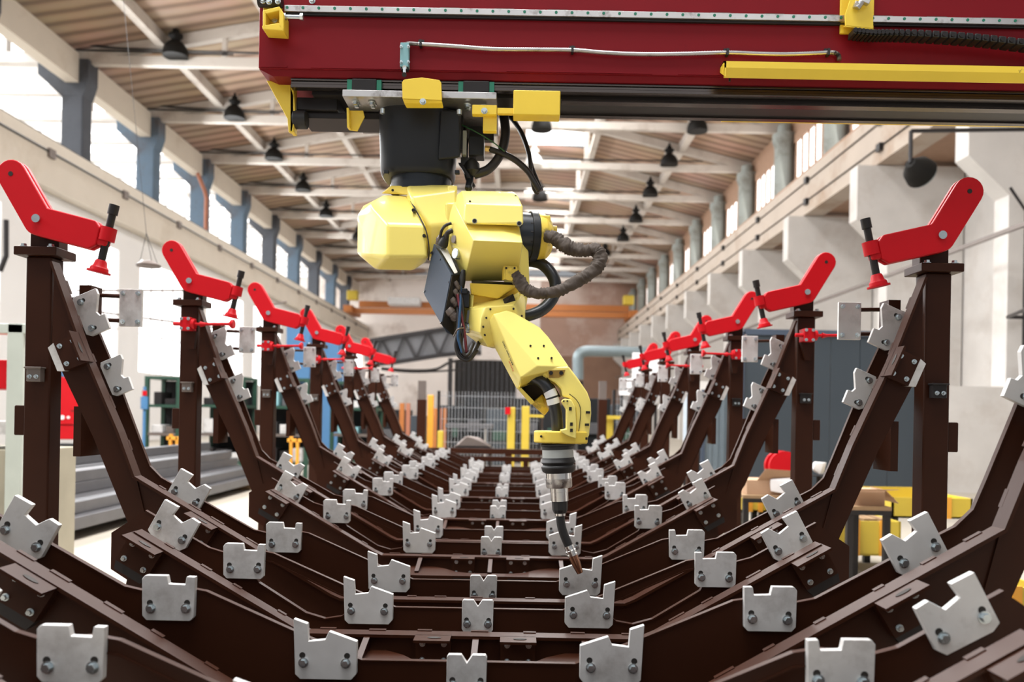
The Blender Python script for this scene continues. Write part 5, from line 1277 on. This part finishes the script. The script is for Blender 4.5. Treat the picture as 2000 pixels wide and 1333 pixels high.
m=MB(); m.prism([(x0,6.99,z0+.13),(x1,6.99,z0+.13),(x1+.05,6.85,z0+.15),(x0-.02,6.85,z0+.15)],(0,0,.004)); m.prism([(x1,7.0,z0+.135),(x1,7.3,z0+.135),(x1+.12,7.3,z0+.02),(x1+.12,7.0,z0+.02)],(0,0,.004)); m.build('box_flap',CARD,t)
a,b=table(1452,1575,968,8.0,'black-framed table with cardboard beyond the second right post')
t=thing('cardboard_box',(a.x+.3,8.2,a.z),'open cardboard box stuffed with white paper on the far right table','box')
x0=a.x+.06; x1=a.x+.5; z0=a.z+.001
m=MB(); m.span((x0,8.1,z0),(x1,8.5,z0+.14)); m.build('box_body',CARD,t)
m=MB(); m.prism([(x0+.1,8.1,z0+.14),(x1+.05,8.1,z0+.14),(x1+.08,8.02,z0+.24),(x0+.16,8.02,z0+.26)],(0,.004,0)); m.build('box_flap',CARD,t)
m=MB(); c=Vector((x0+.33,8.08,z0+.1))
m.hull([c+Vector((random.uniform(-.12,.12),random.uniform(-.05,.0),random.uniform(-.08,.1))) for k in range(22)]); o=m.build('crumpled_paper',PAPER); tag(o,'crumpled white paper spilling from the cardboard box on the far right table','paper')
t=thing('hose_reel',P(1530,912,9),'bright red hose reel beside the second right post','reel')
c=P(1533,912,9); m=MB(); m.cyl((c.x,9,c.z),(c.x,9.04,c.z),.17,seg=28); m.cyl((c.x,9.16,c.z),(c.x,9.2,c.z),.17,seg=28); m.build('reel_flange',RED,t,smooth=True)
m=MB(); m.cyl((c.x,9.04,c.z),(c.x,9.16,c.z),.13,seg=24); m.build('hose_winding',mat('dark_red_hose',(.25,.01,.03),.5),t)
m=MB(); m.span((c.x-.15,8.98,0),(c.x-.10,9.22,c.z-.12)); m.span((c.x+.10,8.98,0),(c.x+.15,9.22,c.z-.12)); m.span((c.x-.15,8.98,c.z-.13),(c.x+.15,9.22,c.z-.10)) ; m.build('reel_stand',DKST,t)
m=MB(); c=P(1600,915,9.2); m.hull([c+Vector((random.uniform(-.09,.09),random.uniform(-.05,.05),random.uniform(-.08,.08))) for k in range(20)]); o=m.build('white_bundle',PAPER,bevel=.005); tag(o,'small white wrapped bundle on a stand right of the second post','bundle')
t=thing('bundle_stand',(c.x,9.2,0),'thin dark stand holding the white bundle','stand'); m=MB(); m.cyl((c.x,9.2,0),(c.x,9.2,c.z-.085),.03,seg=10); m.cyl((c.x,9.2,c.z-.09),(c.x,9.2,c.z-.082),.1,seg=16); m.build('stand_pole',DKST,t)
# white boards among the right posts at the back
for i,(a_,b_,c_,d_,y,lab) in enumerate(((1235,690,1288,740,18,'white panel behind the far end of the right clamp row'),(1210,740,1246,772,17,'small white box at the far right behind the mesh fence'),(1335,770,1375,870,14.5,'white information board with yellow and blue marks behind the third right leg'))):
    p0=P(a_,d_,y); p1=P(c_,b_,y); t=thing('white_board',(p0.x,y,0),lab,'board')
    m=MB(); m.span((p0.x,y,p0.z),(p1.x,y+.05,p1.z)); m.build('board_face',PAPER if i<2 else mat('pale_blue_board',(.55,.62,.70),.5),t)
    m=MB(); m.span((p0.x+.02,y+.05,0),(p0.x+.08,y+.1,p1.z)); m.span((p1.x-.08,y+.05,0),(p1.x-.02,y+.1,p1.z)); m.build('board_post',DKST,t)
    if i==2:
        c=P(1352,805,y-.004); m=MB(); m.box(c,(.06,.006,.09)); m.build('yellow_mark',YELB,t); m=MB(); m.box(c-Vector((0,0,.12)),(.06,.006,.10)); m.build('blue_mark',BLUEP,t)
# ================================================================ CAMERA
cam=bpy.data.cameras.new('camera'); co=bpy.data.objects.new('camera',cam); COL.objects.link(co)
cam.sensor_width=36; cam.lens=28.8; cam.clip_end=400
cam.shift_x=-(PX-1000)/2000; cam.shift_y=(PY-666.5)/2000
# rolling the camera moves a shifted frame too: the principal point stays put
co.location=(0,0,H)
co.rotation_euler=(Matrix.Rotation(math.pi/2,3,'X')@Matrix.Rotation(ROLL,3,'Z')).to_euler()
cam.dof.use_dof=True; cam.dof.focus_distance=2.95; cam.dof.aperture_fstop=2.4
bpy.context.scene.camera=co
# ================================================================ LIGHT
w=bpy.data.worlds.new('world'); bpy.context.scene.world=w; w.use_nodes=True
bg=w.node_tree.nodes['Background']; bg.inputs[0].default_value=(.93,.96,1,1); bg.inputs[1].default_value=.36
def area(name,loc,rot,sx,sy,e,col=(1,1,1),spread=180):
    l=bpy.data.lights.new(name,'AREA'); l.shape='RECTANGLE'; l.size=sx; l.size_y=sy; l.energy=e; l.color=col; l.spread=R(spread)
    o=bpy.data.objects.new(name,l); COL.objects.link(o); o.location=loc; o.rotation_euler=rot; return o
area('overhead_jig_light',(-1.2,7,zz(9.5)),(0,0,0),6,16,4600)  # unseen area lamp below the closed roof, standing in for skylight daylight
area('skylight_ridge',(1.9,45,zz(15.3)),(0,0,0),3.2,70,6500)
area('left_window_light',(-15.5,30,zz(10.8)),(0,R(-68),0),3.5,70,8500,(.95,.98,1))
area('side_hall_light',(-25,40,zz(14.5)),(0,0,0),10,80,14000)
area('right_window_light',(11.6,35,zz(11)),(0,R(80),0),2.6,60,1500,(1,.97,.92))
area('front_hall_light',(0,-6,zz(7)),(R(60),0,0),14,5,200)
sc=bpy.context.scene
sc.view_settings.view_transform='Standard'; sc.view_settings.look='None'; sc.view_settings.gamma=1; sc.view_settings.exposure=0
